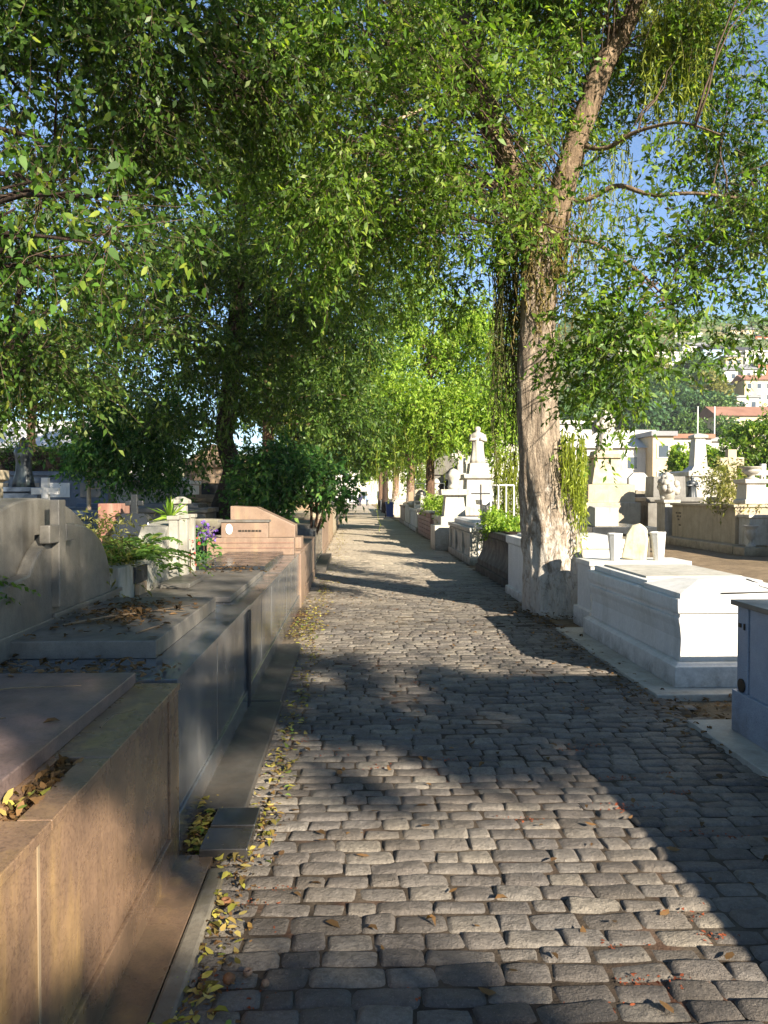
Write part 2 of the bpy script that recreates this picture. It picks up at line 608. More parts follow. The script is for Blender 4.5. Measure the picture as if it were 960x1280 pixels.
def crown_points(blobs, n_clumps, n_twigs, sigma=.42, shell=.55, keep=None):
    """clump centres in ellipsoids, then twig roots round the clumps. blobs: (centre, radii[, weight])"""
    cs = np.array([b[0] for b in blobs], float)
    rs = np.array([b[1] for b in blobs], float)
    ww = np.array([(b[2] if len(b) > 2 else 1) * np.prod(b[1]) ** .8 for b in blobs])
    ww /= ww.sum()
    i = rng.choice(len(blobs), n_clumps, p=ww)
    d = unit(rng.normal(size=(n_clumps, 3)))
    r = rng.random(n_clumps) ** (1 / 3.)
    r = shell * np.maximum(r, rng.random(n_clumps) ** .15) + (1 - shell) * r
    cl = cs[i] + d * rs[i] * r[:, None]
    j = rng.integers(0, n_clumps, n_twigs)
    P = cl[j] + rng.normal(size=(n_twigs, 3)) * sigma
    out = unit(P - cs[i][j])
    if keep is not None:
        k = keep(P)
        P, out = P[k], out[k]
        kc = keep(cl)
        cl = cl[kc]
    return P, out, cl


STEMS = []


def twig_leaves(P, out, per, L, W, tw=.55, droop=.8, spread=.9):
    """leaves set along drooping twigs that start at P"""
    n = len(P)
    d = unit(out * .7 + rng.normal(size=(n, 3)) * .55 + np.array([0, 0, -droop]))
    ln = tw * rng.uniform(.6, 1.3, n)
    t = (np.arange(per) + rng.random((n, per))) / per
    pos = P[:, None] + d[:, None] * (t * ln[:, None])[..., None]
    pos[..., 2] -= (t ** 2) * ln[:, None] * .25 * droop
    STEMS.clear()
    sd = unit(np.cross(d, rng.normal(size=(n, 3)))) * .0022
    e = P + d * ln[:, None]
    e[:, 2] -= ln * .25 * droop
    b0 = P - out * (ln * .8)[:, None]
    STEMS.append(np.stack([b0 - sd, b0 + sd, P + sd, P - sd], 1).reshape(-1, 3))
    STEMS.append(np.stack([P - sd, P + sd, e + sd * .4, e - sd * .4], 1).reshape(-1, 3))
    side = rng.normal(size=(n, per, 3))
    ld = unit(d[:, None] * .6 + unit(side) * spread + np.array([0, 0, -droop * .55]))
    k = n * per
    sz = rng.uniform(.5, 1.35, k)
    return leaf_quads(pos.reshape(k, 3), ld.reshape(k, 3), L * sz, W * sz * rng.uniform(.8, 1.15, k))


def crown(tree, blobs, n_clumps, n_twigs, per, L, W, mat, sigma=.42, tw=.55, droop=.8, keep=None, name='crown', shell=.55, hexa=False, stems=False):
    P, out, cl = crown_points(blobs, n_clumps, n_twigs, sigma, shell, keep)
    V = twig_leaves(P, out, per, L, W, tw, droop)
    if stems:
        npmesh('twig_stems', np.concatenate(STEMS), 4, 'twig_dk', tree)  # thin stems of the twigs, without leaves
    if hexa:
        return npmesh(name, leaf_hex(V), 6, mat, tree), cl
    return npmesh(name, V, 4, mat, tree), cl


def limbs(tree, cl, roots, n, mat, r0=.05, name='limb', sag=.3):
    """bent branches from points on the trunk out to clumps of the crown, as one branchwork mesh"""
    mb = MB()
    idx = rng.choice(len(cl), min(n, len(cl)), replace=False)
    rt = np.array(roots, float)
    for k in idx:
        e = cl[k]
        s0 = rt[np.argmin(np.linalg.norm(rt - e + np.array([0, 0, .8]), axis=1) + rng.random(len(rt)) * .8)]
        pts = []
        m = (s0 + e) / 2 + np.array([0, 0, sag * np.linalg.norm(e - s0) * .5]) + rng.normal(size=3) * .15
        for t in np.linspace(0, 1, 8):
            q = s0 * (1 - t) ** 2 + 2 * m * t * (1 - t) + e * t ** 2
            pts.append(Vector(q + rng.normal(size=3) * .03))
        r = r0 * (.6 + .6 * rng.random())
        mb.tube(pts, [r * (1 - t * .85) for t in np.linspace(0, 1, 8)], 6)
    return mb.build(name, mat, tree, smooth=True)


def strands(parent, anchors, mat, name='hanging_vine', lmin=.5, lmax=1.5, wob=.04, wd=.008, leaf=True):
    """slender strings of growth hanging straight down from the anchors"""
    out = []
    for a in anchors:
        a = np.array(a[:3], float)
        ln = rng.uniform(lmin, lmax)
        ns = max(int(ln / .1), 3)
        z = np.linspace(0, 1, ns + 1)
        off = np.cumsum(rng.normal(size=(ns + 1, 2)) * wob * .4, axis=0)
        pts = np.stack([a[0] + off[:, 0], a[1] + off[:, 1], a[2] - z * ln], 1)
        th = rng.random() * math.pi
        for q in (th, th + math.pi / 2):
            s_ = np.array([math.cos(q), math.sin(q), 0]) * wd
            w0 = (1 - .6 * z)[:, None]
            A, B = pts - s_ * w0, pts + s_ * w0
            quad = np.stack([A[:-1], B[:-1], B[1:], A[1:]], 1)
            out.append(quad.reshape(-1, 3))
        if leaf:
            k = ns * 2
            t = rng.random(k)
            p = np.stack([np.interp(t, z, pts[:, i]) for i in range(3)], 1)
            d = unit(rng.normal(size=(k, 3)) * .8 + np.array([0, 0, -.9]))
            out.append(leaf_quads(p, d, rng.uniform(.04, .1, k), rng.uniform(.012, .024, k)))
    return npmesh(name, np.concatenate(out), 4, mat, parent)


def trunk_tube(tree, pts, rad, mat, name='trunk', n=28, step=.08, rough=.12, flare=0, seed=0):
    """a trunk through the control points, with ridged bark relief and root flare"""
    P = [Vector(p) for p in pts]
    cum = [0]
    for a, b in zip(P, P[1:]):
        cum.append(cum[-1] + (b - a).length)
    m = max(int(cum[-1] / step), 4)
    X = np.array([list(p) for p in P])
    tt = np.linspace(0, cum[-1], m + 1)
    # smooth the polyline by averaging
    C = np.stack([np.interp(tt, cum, X[:, i]) for i in range(3)], 1)
    Rr = np.interp(tt, cum, rad)
    for _ in range(int(.35 / step)):
        C[1:-1] = (C[:-2] + 2 * C[1:-1] + C[2:]) / 4
    secs = []
    for i in range(m + 1):
        c = C[i]
        z = c[2]
        ring = []
        tang = unit(C[min(i + 1, m)] - C[max(i - 1, 0)])
        a = unit(np.cross(tang, np.array([.1, 1, .15])))
        b = np.cross(tang, a)
        for j in range(n):
            q = 2 * math.pi * j / n
            ca, sa = math.cos(q), math.sin(q)
            v = Vector((ca * 1.6 + seed, sa * 1.6, tt[i] * .7))
            k = 1 + rough * mnoise.fractal(v, 1, 2, 4) + rough * .5 * mnoise.noise(Vector((ca * 6 + seed, sa * 6, tt[i] * 1.8))) + rough * .28 * mnoise.noise(Vector((ca * 15, sa * 15 + seed, tt[i] * 5)))
            if flare:
                fl = math.exp(-tt[i] / .28) * flare
                k += fl * (.6 + .5 * math.sin(5 * q + seed) + .3 * math.sin(3 * q + 1.3 * seed))
            ring.append(tuple(c + (a * ca + b * sa) * Rr[i] * k))
        secs.append(ring)
    return MB().loft(secs).build(name, mat, tree, smooth=True), C


# ------------------------------------------------------------------ ground, path
def ground():
    mb = MB()
    xs = [-900, -200, -60, -20, -8, -3, 0, 3, 8, 20, 60, 200, 900]
    ys = [-60, -20, -8, 0, 6, 12, 20, 30, 45, 70, 110, 160, 300, 900]
    v = [(x, y, -.035) for y in ys for x in xs]
    n = len(xs)
    f = [(j * n + i, j * n + i + 1, (j + 1) * n + i + 1, (j + 1) * n + i) for j in range(len(ys) - 1) for i in range(n - 1)]
    mb.add(v, f)
    o = mb.build('ground', 'ground')
    tag(o, 'packed tan earth between the tombs', None, None, 'structure')


ground()
PX0, PX1 = -.57, 2.36


def path():
    V, Fc, mi = [], [], []
    def sagz(x, y):
        return .35 * (.016 * math.sin((x - PX0) * 1.1 + y * .35) + .01 * math.sin(y * .9 + x))

    gx_ = np.linspace(PX0 - .25, PX1 + .12, 14)
    gy_ = np.concatenate([[-3], np.arange(.5, 46.3, .3)])
    for yy in gy_:
        for xx in gx_:
            V.append((float(xx), float(yy), -.0125 + sagz(xx, yy) + .0035 * mnoise.noise(Vector((xx * 2.2, yy * 2.2, 1)))))
    for j_ in range(len(gy_) - 1):
        for i_ in range(13):
            q = j_ * 14 + i_
            Fc.append((q, q + 1, q + 15, q + 14))
            mi.append(1)
    y = .9
    row = 0
    while y < 46:
        hgt = random.uniform(.092, .12)
        near = y < 9
        mid = y < 20
        nx, ny = (9, 6) if near else ((6, 4) if mid else (4, 3))
        x = PX0 + random.uniform(-.14, -.02) + (row % 2) * .09
        x1 = PX1 + random.uniform(-.05, .1)
        left = PX0 - (.0 if y < 8 else min((y - 8) * .03, .22))
        x = left + random.uniform(-.1, 0)
        while x < x1:
            wd = random.gauss(.18, .034)
            wd = min(max(wd, .10), .27)
            g = random.uniform(.0, .006)
            cx, cy = x + wd / 2, y + hgt / 2 + random.uniform(-.006, .006)
            sag = sagz(cx, cy) / .35                # the old paving is never level
            a, b = wd / 2 - g * .5, hgt / 2 - g * .5
            rot = random.gauss(0, .035)
            tx, ty = random.gauss(0, .03), random.gauss(0, .05)
            h0 = random.gauss(0, .003) + sag * .35
            b0 = len(V)
            sd = random.random() * 50
            skew = random.gauss(0, .06)
            for j in range(ny):
                for i in range(nx):
                    u = -1 + 2 * i / (nx - 1)
                    v = -1 + 2 * j / (ny - 1)
                    # push the inner lines out so the shoulders are tight
                    us = math.copysign(abs(u) ** .32, u)
                    vs = math.copysign(abs(v) ** .32, v)
                    edge = max(abs(u), abs(v))
                    cr = 1 - .10 * (abs(us) * abs(vs)) ** 3
                    px_ = us * a * cr + skew * vs * b
                    py_ = vs * b * cr
                    nz = mnoise.noise(Vector((cx * 9 + px_ * 16, cy * 9 + py_ * 16, sd)))
                    if near or mid:
                        px_ += .006 * mnoise.noise(Vector((sd, v * 1.5 + i, u * 1.5)))
                        py_ += .006 * mnoise.noise(Vector((sd + 9, v * 1.5, u * 1.5 + j)))
                    z = h0 + tx * px_ + ty * py_ + .0045 * nz - .004 * (us * us + vs * vs) * .5
                    if edge > .99:
                        z = h0 - (.015 if near else .012)
                        px_ *= 1.03
                        py_ *= 1.03
                    elif nx > 4 and (i in (1, nx - 2) or j in (1, ny - 2)):
                        z -= .004
                    V.append((cx + px_ * math.cos(rot) - py_ * math.sin(rot), cy + px_ * math.sin(rot) + py_ * math.cos(rot), z))
            for j in range(ny - 1):
                for i in range(nx - 1):
                    q = b0 + j * nx + i
                    Fc.append((q, q + 1, q + nx + 1, q + nx))
                    mi.append(0)
            x += wd
        y += hgt
        row += 1
    b0 = len(V)
    V += [(PX0 - .3, 46, -.006), (PX1, 46, -.006), (PX1, 150, -.006), (PX0 - .3, 150, -.006)]
    Fc.append((b0, b0 + 1, b0 + 2, b0 + 3))
    mi.append(2)
    me = bpy.data.meshes.new('cobbled_path')
    me.from_pydata(V, [], Fc)
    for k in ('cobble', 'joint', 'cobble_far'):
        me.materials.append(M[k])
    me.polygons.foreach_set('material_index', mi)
    me.polygons.foreach_set('use_smooth', [True] * len(Fc))
    o = bpy.data.objects.new('cobbled_path', me)
    COL.objects.link(o)
    tag(o, 'avenue of worn granite setts between the tombs', None, None, 'structure')


path()


def flat_leaves(name, label, pts, L, mat, cat_kind='stuff', tilt=.16):
    n = len(pts)
    P = np.array(pts, float)
    a = rng.random(n) * 2 * math.pi
    D = unit(np.stack([np.cos(a), np.sin(a), rng.normal(size=n) * tilt * .6], 1))
    ln = L * rng.uniform(.5, 1.4, n)
    W = ln * rng.uniform(.35, .6, n)
    side = unit(np.cross(D, np.array([0, 0, 1.]) + rng.normal(size=(n, 3)) * tilt))
    nrm = np.cross(side, D)
    v = np.empty((n, 6, 3))
    l_, w_ = ln[:, None], W[:, None]
    cu = (rng.normal(size=(n, 1)) * .35 + .15) * w_
    v[:, 0] = P
    v[:, 1] = P + D * l_ * .3 + side * w_ * .45 + nrm * cu
    v[:, 2] = P + D * l_ * .7 + side * w_ * .38 + nrm * cu
    v[:, 3] = P + D * l_
    v[:, 4] = P + D * l_ * .7 - side * w_ * .38 + nrm * cu
    v[:, 5] = P + D * l_ * .3 - side * w_ * .45 + nrm * cu
    low = v[:, :, 2].min(axis=1)
    v[:, :, 2] += (np.maximum(P[:, 2] - low, 0))[:, None]
    o = npmesh(name, v.reshape(-1, 3), 6, mat)
    return tag(o, label, None, None, cat_kind)


def litter():
    pts = []
    for _ in range(620):                                  # gutter on the tomb side
        y = 2.0 + 12 * random.random() ** 1.7
        pts.append((random.gauss(-.50 if y < 3.4 else -.44, .05) - (.08 if y > 8 else 0), y, random.uniform(.004, .03)))
    for _ in range(170):
        pts.append((random.gauss(-.73, .022), random.uniform(3.42, 3.95), random.uniform(-.01, .05)))
    for _ in range(260):
        pts.append((random.gauss(-.62, .12), random.gauss(9.3, .7), random.uniform(.004, .04)))
    for _ in range(500):
        pts.append((random.gauss(-.55, .16), random.uniform(10, 34), random.uniform(.004, .03)))
    flat_leaves('gutter_debris', 'brown crumbled leaf debris and bits along the gutter', [(a + random.gauss(0, .03), b_ + random.gauss(0, .05), max(c_ - .006, .001)) for a, b_, c_ in pts for _ in (0, 1)], .022, 'litter_brown')
    flat_leaves('leaf_litter', 'yellow and green fallen leaves gathered in the gutter', pts, .042, 'litter')
    pts = []
    for _ in range(330):
        pts.append((random.uniform(PX0, PX1), 1.8 + 14 * random.random() ** 1.4, random.uniform(.004, .014)))
    for _ in range(420):                                  # right-hand edge, round the tomb kerbs and the big trunk
        pts.append((random.gauss(2.3, .13), random.uniform(4.6, 10.4), random.uniform(.002, .02)))
    for _ in range(420):
        a = random.random() * 6.3
        r = .45 + abs(random.gauss(0, .25))
        pts.append((2.75 + r * math.cos(a) * .9, 10.35 + r * math.sin(a), random.uniform(-.02, .05)))
    for _ in range(240):
        pts.append((random.uniform(2.3, 3.6), random.uniform(5.1, 5.95), random.uniform(-.03, .0)))
    flat_leaves('dry_leaf_litter', 'scattered dry leaves over the setts and tomb edges', pts, .05, 'litter_brown')
    pts = []
    for _ in range(38):
        cx, cy = random.uniform(-.5, 1.9), 2.2 + 4.5 * random.random() ** 1.6
        for _ in range(random.randint(8, 26)):
            pts.append((random.gauss(cx, .05), random.gauss(cy, .018), random.uniform(-.008, .004)))
    flat_leaves('blossom_debris', 'reddish crumbs of blossom caught in the joints', pts, .016, 'redcrumb')
    pts = []
    for _ in range(260):                                  # leaves lying on the grey lids
        pts.append((random.gauss(-1.4, .16), random.gauss(4.75, .3), .875 + random.uniform(0, .015)))
    for _ in range(60):
        pts.append((random.uniform(-1.7, -1.02), random.uniform(3.9, 5.4), .874))
    for _ in range(150):
        pts.append((random.uniform(-1.75, -.85), random.gauss(3.6, .12), .785 + random.uniform(0, .012)))
    for _ in range(140):
        pts.append((random.gauss(-1.3, .2), random.gauss(8.1, .22), .80 + random.uniform(0, .03)))
    for _ in range(26):
        pts.append((random.uniform(-2.3, -1.0), random.uniform(1.9, 3.3), .83))
    flat_leaves('lid_leaf_litter', 'dry leaves and twigs lying on the grey tomb lids', pts, .05, 'litter_brown')
    pts = [(random.uniform(-.925, -.868), random.uniform(2.0, 2.42), .745 + random.uniform(0, .03)) for _ in range(150)]
    flat_leaves('planter_leaf_litter', 'dark wet leaves in the slot of the brown tomb', pts, .035, 'litter_brown', tilt=.9)
    pts = [(random.uniform(-.92, -.87), random.uniform(2.0, 2.14), .765 + random.uniform(0, .02)) for _ in range(14)]
    flat_leaves('planter_green_leaves', 'pale green leaves at the near end of the slot', pts, .035, 'litter', tilt=.9)


litter()


def seed_pod(label, x, y, r, mat, hollow=False):
    prof = [(r * math.sin(t) * (1 + .05 * math.sin(7 * t)), r * .82 * (1 - math.cos(t))) for t in np.linspace(.05, math.pi - (.9 if hollow else .05), 12)]
    if hollow:
        prof += [(prof[-1][0] * .75, prof[-1][1] - .004), (prof[-1][0] * .5, prof[-1][1] - r * .8)]
    o = MB().lathe(prof, (0, 0, 0), 14, lambda a, z: 1 + .05 * math.sin(3 * a + z * 60)).build('seed_pod', mat, None, org=(0, 0, 0), smooth=True)
    o.location = (x, y, .002)
    tag(o, label, 'seed pod', 'fallen seed pods on the setts')


p = at(285, 1236, 2.47)
seed_pod('round brown seed pod, roundest of those in the gutter', p.x, 2.49, .021, 'nut')
p = at(331, 1241, 2.46)
seed_pod('small pale seed pod lying on the open setts', p.x, 2.47, .014, 'nut2')
p = at(282, 1130, 2.97)
seed_pod('open brown seed husk on the yellow leaves beside the kerb', p.x, 2.97, .021, 'nut', True)
p = at(308, 1229, 2.5)
seed_pod('grey hollow seed shell between the round pod and the pale one', p.x, 2.53, .016, 'nut2', True)


def fallen_twig(label, pts, r=.006, side=()):
    mb = MB()
    mb.tube(pts, [r * (1 - .7 * i / (len(pts) - 1)) for i in range(len(pts))], 6)
    for a in side:
        mb.tube(a, [r * .5, r * .35, r * .2], 5)
    tag(mb.build('fallen_twig', 'twig_fall', None, org=pts[0], smooth=True), label, 'twig', 'dry twigs fallen on the tombs')


fallen_twig('forked dry twig lying on the brown granite lid', [(-1.45, 2.45, .836), (-1.38, 2.52, .845), (-1.30, 2.55, .842), (-1.2, 2.66, .836)], .007, [[(-1.38, 2.52, .845), (-1.36, 2.62, .85), (-1.31, 2.70, .84)], [(-1.30, 2.55, .842), (-1.24, 2.52, .85), (-1.18, 2.53, .84)]])
fallen_twig('thin straight dry twig at the far end of the brown lid', [(-1.5, 3.0, .834), (-1.35, 3.06, .838), (-1.1, 3.1, .835)], .005)
fallen_twig('curled dry twig on the brown coping beside the lid', [(-.90, 2.72, .781), (-.88, 2.80, .80), (-.85, 2.88, .79), (-.84, 2.95, .781)], .004)
fallen_twig('long bent twig among the dry leaves of the thick grey lid', [(-1.62, 4.3, .876), (-1.45, 4.5, .89), (-1.25, 4.75, .885), (-1.08, 5.05, .876)], .008, [[(-1.45, 4.5, .89), (-1.42, 4.65, .90), (-1.44, 4.8, .885)], [(-1.25, 4.75, .885), (-1.15, 4.72, .89), (-1.05, 4.76, .878)]])
fallen_twig('short twig near the path edge of the thick grey lid', [(-1.15, 4.05, .875), (-1.08, 4.25, .88), (-1.05, 4.4, .876)], .006)


# ------------------------------------------------------------------ left row
def scratch(mb, x, y0, z0, z1):
    mb.box(x, x + .002, y0, y0 + .008, z0, z1)


t = thing('brown_granite_tomb', 'polished brown granite tomb with leaf filled slot in its top', 'tomb', (-.78, 2.2, -.03))
b = MB().box(-2.9, -.80, -.9, 3.345, -.03, .745)
b.build('body', 'brown', t, .004)
mb = MB()
for y0, y1 in ((-.9, 1.893), (1.907, 3.20)):
    mb.box(-.799, -.782, y0, y1, .165, .742)
mb.build('face_panel', 'brown', t, .003)
MB().box(-.7985, -.774, 3.205, 3.36, -.03, .742).build('corner_post', 'brown', t, .004)
MB().box(-.7985, -.768, -.9, 3.202, -.03, .163).build('plinth', 'brown', t, .004)
MB().box(-.797, -.7805, 1.894, 1.906, .16, .742).build('joint_strip', 'seam', t)
mb = MB()
mb.box(-2.9, -.77, 2.425, 3.372, .747, .776)
mb.box(-2.9, -.77, -.9, 1.955, .747, .776)
mb.box(-.86, -.77, 1.958, 2.422, .747, .7755)
mb.box(-2.9, -.93, 1.958, 2.422, .747, .7755)
mb.build('coping', 'brown', t, .003)
MB().rect(-2.8, -.955, -.8, 3.352, [(.777, 0), (.826, 0), (.829, -.003)]).build('lid', 'brown_dk', t, .003)
MB().box(-.80, -.625, .3, 3.36, -.032, .022).build('step', 'brown', t, .004)
k = MB()
for y0 in np.arange(.3, 3.2, .98):
    k.box(-.622, -.548, y0, min(y0 + .972, 3.28), -.034, .028)
tag(k.build('kerb_stone', 'concrete', None, .012, org=(-.585, 1.8, -.03)), 'worn concrete kerb along the foot of the brown granite tomb', 'kerb')

mb = MB()
tl = MB().box(-.685, -.475, 3.335, 3.555, -.03, .055).build('black_tile', 'black', None, .004, org=(-.58, 3.44, -.03))
tag(tl, 'black granite tile with scratched top, nearer to the brown tomb', 'tile', 'black tiles by the path')
tl = MB().box(-.68, -.473, 3.572, 3.775, -.03, .058).build('black_tile', 'black', None, .004, org=(-.58, 3.67, -.03))
tag(tl, 'plain black granite tile butted against the grey step', 'tile', 'black tiles by the path')


def left_tomb(label, y0, y1, top, face, lid=None, lidm='grey_top', body='grey', seams=(), coping='grey', step=None, x0=-2.7, post=None, name='granite_tomb'):
    t = thing(name, label, 'tomb', (face, (y0 + y1) / 2, -.03))
    MB().box(x0, face - .018, y0 + .004, y1 - .004, -.03, top - .035).build('body', body, t, .003)
    ys = [y0] + list(seams) + [y1]
    for a, c in zip(ys, ys[1:]):
        MB().box(face - .016, face, a + .012, c - .012, .175, top - .037).build('face_panel', body, t, .003)
    MB().box(face - .0165, face + .012, y0 + .006, y1 - .006, -.03, .172).build('plinth', body, t, .004)
    for s_ in seams:
        MB().box(face - .0155, face - .006, s_ - .0115, s_ + .0115, .174, top - .037).build('joint_strip', 'gap', t)
    MB().box(x0, face + .008, y0, y1, top - .034, top).build('coping', coping, t, .003)
    if lid:
        lx0, lx1, ly0, ly1, lz = lid
        MB().rect(lx0, lx1, ly0, ly1, [(top + .001, 0), (top + lz - .004, 0), (top + lz, -.004)]).build('lid', lidm, t, .003)
    if step:
        a, c, sx, sz = step
        MB().box(face - .01, sx, a, c, -.032, sz).build('step', 'step_dk', t, .006)
    if post:
        MB().box(face - .01, face + .018, post[0], post[1], -.03, top - .036).build('corner_post', post[2], t, .004)
    return t


t = left_tomb('grey granite tomb with thick lid, below the domed cross headstone', 3.42, 5.74, .78, -.80, (-1.72, -1.0, 3.86, 5.5, .09), seams=(4.44,), step=(3.79, 5.75, -.55, .05), post=(5.60, 5.74, 'char'))
# domed headstone
hs = []
for a in np.linspace(0, math.pi, 25):
    hs.append((4.42 - 1.02 * math.cos(a), .98 + .60 * math.sin(a) ** .9))
outline = [(3.4, .79)] + hs + [(5.44, .79)]
h = MB().prism(outline, 'x', -2.02, -1.80).build('headstone', 'grey_lt', t, .01)
MB().prism([(3.45, .79), (3.45, 1.1), (3.9, 1.16)] + [(4.74 - .70 * math.cos(a), .99 + .43 * math.sin(a)) for a in np.linspace(.45, math.pi, 18)] + [(5.44, .79)], 'x', -1.797, -1.72).build('headstone_face', 'grey_lt', h, .012)
MB().box(-1.80, -1.715, 3.3, 5.62, .781, .90).build('headstone_base', 'grey_lt', h, .006)
MB().box(-1.719, -1.70, 4.4, 5.65, .90, .925).build('ledge', 'grey_lt', h, .004)
cr = MB()
cr.box(-1.73, -1.675, 4.40, 4.50, .96, 1.57)
cr.box(-1.732, -1.673, 4.26, 4.399, 1.33, 1.43)
cr.box(-1.732, -1.673, 4.501, 4.64, 1.33, 1.43)
cr.build('cross', 'grey_lt', t, .006)

t = left_tomb('grey granite tomb with flat lid, beside the stepped pale headstone', 5.76, 8.2, .765, -.805, (-1.70, -.97, 5.96, 8.05, .045), seams=(6.55, 7.35), step=(5.76, 7.95, -.565, .055))
h = MB()
h.prism([(5.7, .766), (5.7, 1.06), (6.5, 1.05), (6.9, 1.1), (7.15, 1.30), (7.98, 1.36), (8.02, .766)], 'x', -1.98, -1.74)
hs = h.build('headstone', 'pale', t, .01)
MB().box(-1.735, -1.715, 6.05, 6.38, .90, 1.03).build('plaque', 'char', hs, .004)
MB().box(-1.735, -1.70, 6.08, 6.3, .767, .90).build('lamp_niche', 'tan', hs, .004)
for y0 in (7.2, 7.62, 7.92):
    MB().rect(-1.74, -1.66, y0, y0 + .09, [(.766, .01), (.80, .01), (.81, 0), (1.36, 0), (1.365, .015), (1.40, .015)]).build('post', 'pale', hs, .004)
MB().box(-1.66, -1.4, 6.5, 7.1, .811, .85).build('small_slab', 'grey_lt', t, .006)

t = left_tomb('grey granite tomb with dark lid and pink portrait headstone', 8.22, 10.92, .765, -.81, (-1.75, -1.0, 8.45, 10.6, .05), seams=(8.95, 9.7, 10.35), lidm='black', step=None)
hs = MB().box(-2.05, -.86, 10.62, 10.92, .766, 1.0).build('headstone', 'pink', t, .008)
for r_ in range(2):
    MB().box(-2.05, -.858, 10.612, 10.622, .86 + r_ * .07, .868 + r_ * .07).build('groove', 'redbrown', hs)
MB().box(-1.86, -1.22, 10.66, 10.9, 1.0, 1.215).build('name_block', 'pink', hs, .006)
MB().box(-1.90, -1.20, 10.64, 10.92, 1.216, 1.245).build('cap', 'grey_top', hs, .004)
MB().lathe([(.0001, 0), (.06, 0), (.065, .004), (.06, .012), (.0001, .014)], (0, 0, 0), 24, m=Matrix.Translation((-1.75, 10.66, 1.12)) @ Matrix.Rotation(R(90), 4, 'X') @ Matrix.Diagonal((.75, 1.15, 1, 1))).build('portrait', 'porcelain', hs)
mb = MB()
x = -1.62
while x < -1.32:
    w_ = random.uniform(.02, .045)
    mb.box(x, x + w_, 10.652, 10.659, 1.085, 1.11)
    x += w_ + .012
mb.build('lettering', 'letter', hs)

t = left_tomb('pink granite tomb with sloping block and sunlit end post', 10.95, 15.0, .79, -.80, None, body='pink', coping='pink', seams=(12.6, 13.6), post=(10.96, 11.5, 'pink'))
MB().prism([(-1.95, .791), (-1.95, 1.42), (-1.55, 1.40), (-.95, 1.12), (-.95, .791)], 'y', 12.0, 12.5).build('sloping_block', 'pink', t, .01)
MB().box(-.93, -.82, 11.52, 12.0, .791, .96).build('end_block', 'pink', t, .008)
t = left_tomb('narrow grey tomb with dark vertical bands beyond the pink one', 15.8, 19.6, .88, -.86, (-2.2, -1.0, 16, 19.4, .08), seams=(16.5, 17.2, 17.9, 18.7), step=(15.75, 19.6, -.62, .10), post=(15.8, 16.0, 'char'))
t = left_tomb('pinkish plastered tomb with pale cap beyond the banded grey one', 19.9, 24.4, 1.0, -.87, (-2.4, -1.0, 20.1, 24.2, .1), body='pink', coping='cream', seams=(21.4,), lidm='cream')
t = left_tomb('tan plastered tomb with tall block on top', 24.8, 29.4, 1.0, -.88, (-2.4, -1.0, 26.0, 29, .35), body='tan', coping='tan', seams=(26.3, 27.8), lidm='tan', name='plastered_tomb')
t = left_tomb('long cream tomb standing between tan one and dark post', 29.8, 38, 1.05, -.9, (-2.4, -1.1, 30.1, 37.6, .2), body='cream', coping='cream', seams=(32, 35), lidm='cream', name='plastered_tomb')
g = MB().rect(-1.25, -.9, 44.2, 44.6, [(-.03, .06), (.2, .06), (.22, 0), (1.25, 0), (1.27, .05), (1.36, .05), (1.42, -.1)]).build('gate_post', 'darkcon', None, .01, org=(-1.07, 44.4, -.03))
tag(g, 'dark square stone post at the edge of the avenue', 'post')
t = left_tomb('low whitish tomb just past the dark stone post', 45.5, 53, .95, -.95, (-2.4, -1.1, 46, 52.6, .2), body='white2', coping='white2', seams=(48,), lidm='white2', name='plastered_tomb')
t = left_tomb('low tan tomb far down the avenue beyond the whitish one', 54, 62, .95, -.95, (-2.4, -1.1, 54.4, 61.6, .2), body='tan', coping='tan', seams=(58,), lidm='tan', name='plastered_tomb')
t = left_tomb('farthest low grey tomb on the shrub side of the avenue', 63, 80, .95, -.95, (-2.4, -1.1, 63.4, 79, .2), body='grey_lt', coping='grey_lt', seams=(70,), lidm='grey_lt', name='plastered_tomb')


# ------------------------------------------------------------------ right row
def letters(parent, x, y0, z, n, h, axis='x', sgn=-1, run=.5, mat='letter'):
    """rows of small raised letter strokes, too worn to read"""
    mb = MB()
    u = 0
    for _ in range(n):
        w_ = random.uniform(.4, .9) * h
        if random.random() < .18:
            u += h * .6
        mb.box(x - .004, x + .0005, y0 - u - w_, y0 - u, z, z + h * random.uniform(.75, 1))
        u += w_ + h * .3
        if u > run:
            break
    return mb.build('lettering', mat, parent)


t = thing('blue_grey_tomb', 'blue grey granite tomb with thin overhanging top, at the frame edge', 'tomb', (2.9, 4, -.03))
MB().box(2.31, 4.6, -.6, 5.25, -.034, .028).build('base_slab', 'base', t, .006)
MB().box(2.51, 4.4, -.5, 5.02, .029, .30).build('plinth', 'bluegrey', t, .004)
b = MB()
b.box(2.535, 4.38, 4.862, 5.0, .301, .865)
b.box(2.535, 4.38, -.48, 4.838, .301, .865)
b.box(2.55, 4.36, 4.839, 4.861, .301, .864)
b.build('body', 'bluegrey', t, .003)
MB().box(2.50, 4.42, -.52, 5.03, .866, .90).build('coping', 'grey_lt', t, .004)
mb = MB()
mb.box(2.527, 2.536, 4.945, 4.975, .725, .75)
mb.box(2.527, 2.536, 4.895, 4.91, .715, .755)
mb.build('lettering', 'letter', t)
MB().lathe([(.001, 0), (.045, 0), (.045, .01), (.001, .012)], (0, 0, 0), 16, m=Matrix.Translation((2.535, 4.93, .345)) @ Matrix.Rotation(R(-90), 4, 'Y')).build('emblem', 'letter', t)

